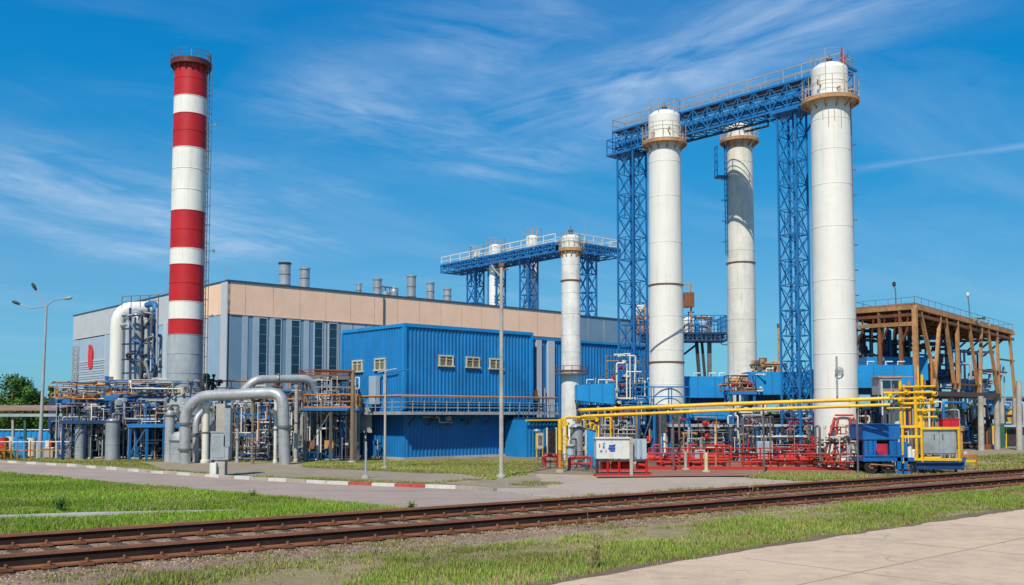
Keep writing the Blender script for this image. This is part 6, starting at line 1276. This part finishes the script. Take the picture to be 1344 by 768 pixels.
part('chassis', MBL, vm_, lambda mb: (mb.box(((mx(1133)+mx(1200))/2, Ym+.7, mz(603)), (mx(1200)-mx(1133), 1.5, .16)), [mb.bar((mx(1134+i*8), Ym-.02, mz(606)), (mx(1134+i*8+8), Ym-.02, mz(598)), .05) for i in range(6)], mb.bar((mx(1133), Ym-.05, mz(598)), (mx(1186), Ym-.05, mz(598)), .08)))
part('guard', RUSTL, vm_, lambda mb: mb.bar((mx(1142), Ym-.1, mz(609)), (mx(1172), Ym-.1, mz(611)), .05, .04))
for px, Y in ((1144, Ym+.1), (1166, Ym+.1), (1144, Ym+1.4), (1166, Ym+1.4)):
    wz = part('wheel', BLACK, vm_, lambda mb: mb.lathe((mx(px), Y+.06, .3), [(0, 0), (.28, 0), (.30, .03), (.30, .13), (0, .13)], 22, axis=(0, -1, 0)))
    part('hub', RUST, wz, lambda mb: mb.lathe((mx(px), Y-.072, .3), [(.12, 0), (.1, .05), (0, .06)], 12, axis=(0, -1, 0)))
for px in (1180, 1189): part('jack_leg', MBL, vm_, lambda mb: (mb.box((mx(px), Ym+.05, (mz(580)+mz(616))/2), (.17, .2, mz(580)-mz(616))), mb.box((mx(px), Ym+.05, .07), (.35, .35, .1))))
ym_ = thing('skid_unit', 'yellow framed skid with a big silver cabinet on a dark blue beam', 'machine', B(1232, Ym))
part('cabinet', SILV, ym_, lambda mb: (mb.box(((mx(1212)+mx(1258))/2, Ym+.8, (mz(564)+mz(597))/2), (mx(1258)-mx(1212), 1.4, mz(564)-mz(597))),))
part('cabinet_door', SILV, ym_, lambda mb: (mb.box(((mx(1214)+mx(1234))/2, Ym+.08, (mz(566)+mz(595))/2), (mx(1234)-mx(1214), .05, mz(566)-mz(595)))))
part('cabinet_door', SILV, ym_, lambda mb: (mb.box(((mx(1235)+mx(1256))/2, Ym+.08, (mz(566)+mz(595))/2), (mx(1256)-mx(1235), .05, mz(566)-mz(595)))))
for px in (1228, 1239): part('handle', STEEL, ym_, lambda mb: mb.bar((mx(px), Ym+.03, mz(577)), (mx(px), Ym+.03, mz(570)), .035))
for a, b_ in (((1209, 562), (1261, 562)), ((1183, 573), (1210, 573)), ((1186, 603), (1262, 603)), ((1183, 560), (1209, 560))): part('frame_rail', YEL, ym_, lambda mb: mb.bar((mx(a[0]), Ym, mz(a[1])), (mx(b_[0]), Ym, mz(b_[1])), .09, .11))
for px, a, b_ in ((1186, 560, 608), (1211, 545, 608), (1260, 560, 606), (1204, 520, 604)): part('frame_post', YEL, ym_, lambda mb: mb.bar((mx(px), Ym, mz(b_)), (mx(px), Ym, mz(a)), .09))
part('tray', YEL, ym_, lambda mb: mb.box(((mx(1214)+mx(1236))/2, Ym+.3, mz(602)), (mx(1236)-mx(1214), .6, .16)))
part('skirt_beam', M('navy_beam', (.015, .05, .16), .4, dirt=.25), ym_, lambda mb: (mb.box(((mx(1202)+mx(1264))/2, Ym+.1, mz(611)), (mx(1264)-mx(1202), .25, mz(606)-mz(617))), mb.bar((mx(1202), Ym-.08, mz(614)), (mx(1264), Ym-.08, mz(614)), .1, .12), mb.bar((mx(1202), Ym-.08, mz(607)), (mx(1265), Ym-.08, mz(607)), .12, .05)))
part('end_bracket', MBL, ym_, lambda mb: mb.bar((mx(1263), Ym, mz(617)), (mx(1267), Ym, mz(600)), .1))
for px in (1190, 1197, 1210, 1256): part('foot', DARK, ym_, lambda mb: mb.bar((mx(px), Ym+.1, 0), (mx(px), Ym+.1, mz(606)), .1))
for px, h_ in ((1192, 588), (1199, 582), (1205, 590)): part('tank', OLDWHITE, ym_, lambda mb: mb.lathe((mx(px), Ym+.4, mz(603)), [(.11, 0), (.11, mz(h_)-mz(603)-.08), (.05, mz(h_)-mz(603)), (0, mz(h_)-mz(603))], 10))
t = thing('yellow_pipe_tower', 'tall tangle of yellow pipes and posts rising behind the silver cabinet', 'pipework', B(1195, 46))
Yt = 45.6; tx = lambda px: B(px, Yt).x; tz = lambda py: Zp(py, Yt)
for px, a, b_, w_, mt in ((1160, 498, 545, 2, OLDWHITE), (1184, 500, 562, 4.5, YEL), (1189, 505, 560, 3, YEL), (1196, 500, 560, 3.5, ORA), (1205, 505, 600, 3.5, YEL), (1213, 492, 560, 4, YEL), (1226, 470, 540, 3.2, ORA), (1208, 480, 560, 2.2, YEL), (1217, 500, 562, 2.2, ORA), (1175, 505, 560, 2, STEEL), (1169, 515, 560, 2.4, STEEL), (1200, 520, 600, 2, GREY), (1226, 540, 600, 2, ORA)):
    part('riser', mt, t, lambda mb: mb.tube([(tx(px), Yt, 0 if b_ >= 595 else tz(b_)), (tx(px), Yt, tz(a))], w_/2*Yt/F, 8))
    if b_ < 595: part('stand', DARK, t, lambda mb: mb.bar((tx(px), Yt+.1, 0), (tx(px), Yt+.1, tz(b_)), .05))
for a, b_, y_, w_, mt in ((1160, 1216, 524, 3.5, YEL), (1160, 1229, 516, 3, YEL), (1184, 1229, 530, 3.5, YEL), (1158, 1200, 496, 1.5, RUSTL), (1200, 1228, 539, 3.5, YEL), (1182, 1212, 560, 2.6, YEL), (1184, 1228, 508, 2.2, YEL), (1205, 1230, 548, 2.4, YEL), (1164, 1196, 536, 2, YEL), (1160, 1190, 512, 1.8, ORA)):
    part('cross_pipe', mt, t, lambda mb: mb.tube([(tx(a), Yt-.15, tz(y_)), (tx(b_), Yt-.15, tz(y_-1))], w_/2*Yt/F, 8))
for px, y_ in ((1168, 520), (1181, 526), (1208, 523), (1222, 526), (1212, 540), (1226, 517), (1189, 515)): part('valve', YEL, t, lambda mb: (mb.lathe((tx(px)-.09, Yt-.15, tz(y_)), [(.06, 0), (.1, .03), (.1, .15), (.06, .18)], 10, axis=(1, 0, 0)), mb.hoop((tx(px), Yt-.35, tz(y_)), .11, .016, 10, 0, (0, 1, 0)), mb.bar((tx(px), Yt-.15, tz(y_)), (tx(px), Yt-.35, tz(y_)), .03)))
t = thing('small_cabin', 'small grey control cabin with a dark window strip above the yellow pipes', 'cabin', B(1172, 48)); Yq = 48
part('wall', GREY, t, lambda mb: mb.box(((B(1158, Yq).x+B(1186, Yq).x)/2, Yq+.6, (Zp(496, Yq)+Zp(518, Yq))/2), (B(1186, Yq).x-B(1158, Yq).x, 1.1, Zp(496, Yq)-Zp(518, Yq))))
part('window', DGLASS, t, lambda mb: mb.box((B(1166, Yq).x, Yq+.02, Zp(504, Yq)), (.42, .04, .35))); part('window', DGLASS, t, lambda mb: mb.box((B(1179, Yq).x, Yq+.02, Zp(504, Yq)), (.42, .04, .35)))
part('roof', RUSTL, t, lambda mb: mb.box(((B(1158, Yq).x+B(1186, Yq).x)/2, Yq+.6, Zp(495.5, Yq)+.03), (1.25, 1.25, .06)))
for px in (1159, 1185): part('leg', STEEL, t, lambda mb: mb.bar(B(px, Yq+.1), B(px, Yq+.1, Zp(518, Yq)), .08))
vessel('white upright vessel behind the yellow pipe tower', 1178, 49.5, 16, 527, mat=OLDWHITE, dome=.2)
posts_pipes('pipe_manifold', 'mixed small pipes between the blue wagon box and the silver cabinet', 'pipework', 1184, 1210, 45.8, .6, .3, 2.2, 14, [OLDWHITE, GREY, YEL, DARK, STEEL, ORA], 131, 2, (.025, .06))
posts_pipes('pipe_manifold', 'grey pipes and rods behind the rail wagon under the small cabin', 'pipework', 1132, 1182, 50, 1.2, 0, 3.0, 20, [BLUEX, STEEL, GREY, GREEN, DARK, OLDWHITE], 132, 3, (.03, .08))
posts_pipes('pipe_manifold', 'pale pipes behind the silver cabinet of the skid', 'pipework', 1212, 1262, 58, 2, 0, 3.6, 20, [LSLATE, GREY, BLUED, STEEL, OLDWHITE, RUSTL], 133, 3, (.04, .1), BLUED)
t = thing('barrier', 'orange and yellow low barrier right of the skid unit', 'barrier', B(1266, 50)); ba_, bb_ = B(1262, 50), B(1281, 50)
part('rail', ORA, t, lambda mb: (mb.bar(ba_+Z*.55, bb_+Z*.55, .1, .14))); part('rail', YEL, t, lambda mb: mb.bar(ba_+Z*.3, bb_+Z*.3, .08, .12))
for c in (ba_, bb_): part('post', ORA, t, lambda mb: mb.bar(c, c+Z*.65, .1))
# extra density
FINE = [OLDWHITE, GALV, INSUL, GREY, OLDWHITE, STEEL, DARK, RUSTL, BLUED, BLUEX, GREY]
for i, (a, b_, Y, z0, z1, n, mats, lab) in enumerate((
    (78, 118, 59.5, .1, 3.4, 30, FINE, 'fine silver and blue pipes in front of the yellow-railed platform legs'),
    (112, 158, 58.8, .1, 3.4, 34, FINE, 'fine silver pipes filling the space between the two silver tanks'),
    (156, 200, 57.8, .1, 3.6, 36, FINE, 'fine rusty and silver pipes just right of the wider silver tank'),
    (186, 236, 58.0, .1, 3.6, 34, FINE, 'fine pale pipes around the narrow pale tank'),
    (262, 300, 56.5, .1, 3.6, 34, FINE, 'fine silver pipes behind the service pillar'),
    (300, 350, 57.5, .1, 3.4, 40, FINE+[DARK], 'fine silver and dark pipes right of the service pillar under the large pipe'),
    (348, 400, 57.0, .1, 3.6, 40, FINE+[DARK], 'fine silver and dark pipes around the large pipe bend'),
    (396, 456, 56.4, .1, 4.8, 50, FINE, 'fine pale pipes climbing in front of the rusty rack'),
    (152, 240, 58.6, 3.8, 4.7, 26, FINE+[BLUED], 'small pale valves and pipes behind the orange rails'),
    (78, 150, 60.8, 3.6, 4.6, 26, FINE+[ORA, BLUED], 'small pale valves and pipes behind the yellow rails'),
    (770, 850, 56.5, .1, 3.1, 40, FINE+[DARK], 'fine pale pipes behind the white cabinet'),
    (898, 960, 53.4, .1, 2.6, 34, FINE+[DARK, GREEN, RED], 'fine red and pale pipes in front of the grey rack left of the weathered column'),
    (990, 1076, 52.8, .1, 2.6, 44, FINE+[DARK, DARK, RED, GREEN], 'fine red and pale pipes in front of the grey rack right of the weathered column'),
    )): posts_pipes('pipe_manifold', lab, 'pipework', a, b_, Y, 1.6, z0, z1, n, mats, 200+i, 4, (.015, .05), RED if a > 700 else STEEL)
LD = [GREY, DARK, BLUEX, STEEL, BLUED, RUST, OLDWHITE, INSUL]
for i, (a, b_, Y, z0, z1, n, lab) in enumerate(((76, 110, 65, 0, 3.3, 16, 'distant dark pipes behind the small silver tank'), (112, 160, 65, 0, 3.4, 22, 'distant dark pipes behind the gap of the two silver tanks'), (160, 236, 64.5, 0, 3.6, 30, 'distant dark pipes behind the orange-railed platform'), (300, 380, 64, 0, 3.6, 24, 'distant pipes in front of the dark pump shelter'), (160, 216, 58.2, 1.8, 3.5, 18, 'pipes hung under the orange-railed platform'))):
    posts_pipes('pipe_manifold', lab, 'pipework', a, b_, Y, 2, z0, z1, n, LD, 150+i, 3, (.03, .12))
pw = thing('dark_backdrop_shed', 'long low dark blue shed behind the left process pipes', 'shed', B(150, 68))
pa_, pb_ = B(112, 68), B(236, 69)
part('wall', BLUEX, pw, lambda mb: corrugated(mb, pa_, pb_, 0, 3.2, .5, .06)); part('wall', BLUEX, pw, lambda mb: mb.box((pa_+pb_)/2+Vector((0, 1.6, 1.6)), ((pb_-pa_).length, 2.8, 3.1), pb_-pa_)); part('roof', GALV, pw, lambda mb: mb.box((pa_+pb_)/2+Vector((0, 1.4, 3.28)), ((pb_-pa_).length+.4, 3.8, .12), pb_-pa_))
# far wood on the horizon
rs = random.Random(77); vs = []; cs = []
for i in range(9000):
    x = rs.uniform(-260, 330); y = rs.uniform(380, 420); h_ = 5+3*noise.noise(Vector((x*.03, 1, 0)))+2*noise.noise(Vector((x*.15, 4, 0))); z = rs.uniform(0, h_)
    c = Vector((x, y, z)); e = Vector((rs.uniform(-1, 1), rs.uniform(-1, 1), rs.uniform(-1, 1)))*1.4; g_ = e.cross(Vector((.3, -1, .2))).normalized()*1.2
    vs += [c-e, c+g_, c+e, c-g_]; v = rs.uniform(.6, 1.4); cs += [(.05*v+.02, .09*v+.03, .04*v+.035, 1)]*4
me = bpy.data.meshes.new('far_wood'); me.from_pydata([tuple(v) for v in vs], [], [(4*i, 4*i+1, 4*i+2, 4*i+3) for i in range(len(vs)//4)])
cl_ = me.color_attributes.new('tint', 'FLOAT_COLOR', 'POINT'); cl_.data.foreach_set('color', np.array(cs, dtype=np.float32).ravel()); me.materials.append(LEAFM)
o = bpy.data.objects.new('far_wood', me); COL.objects.link(o); tag(o, 'distant hazy wood along the horizon behind the plant', 'wood', None, 'stuff')
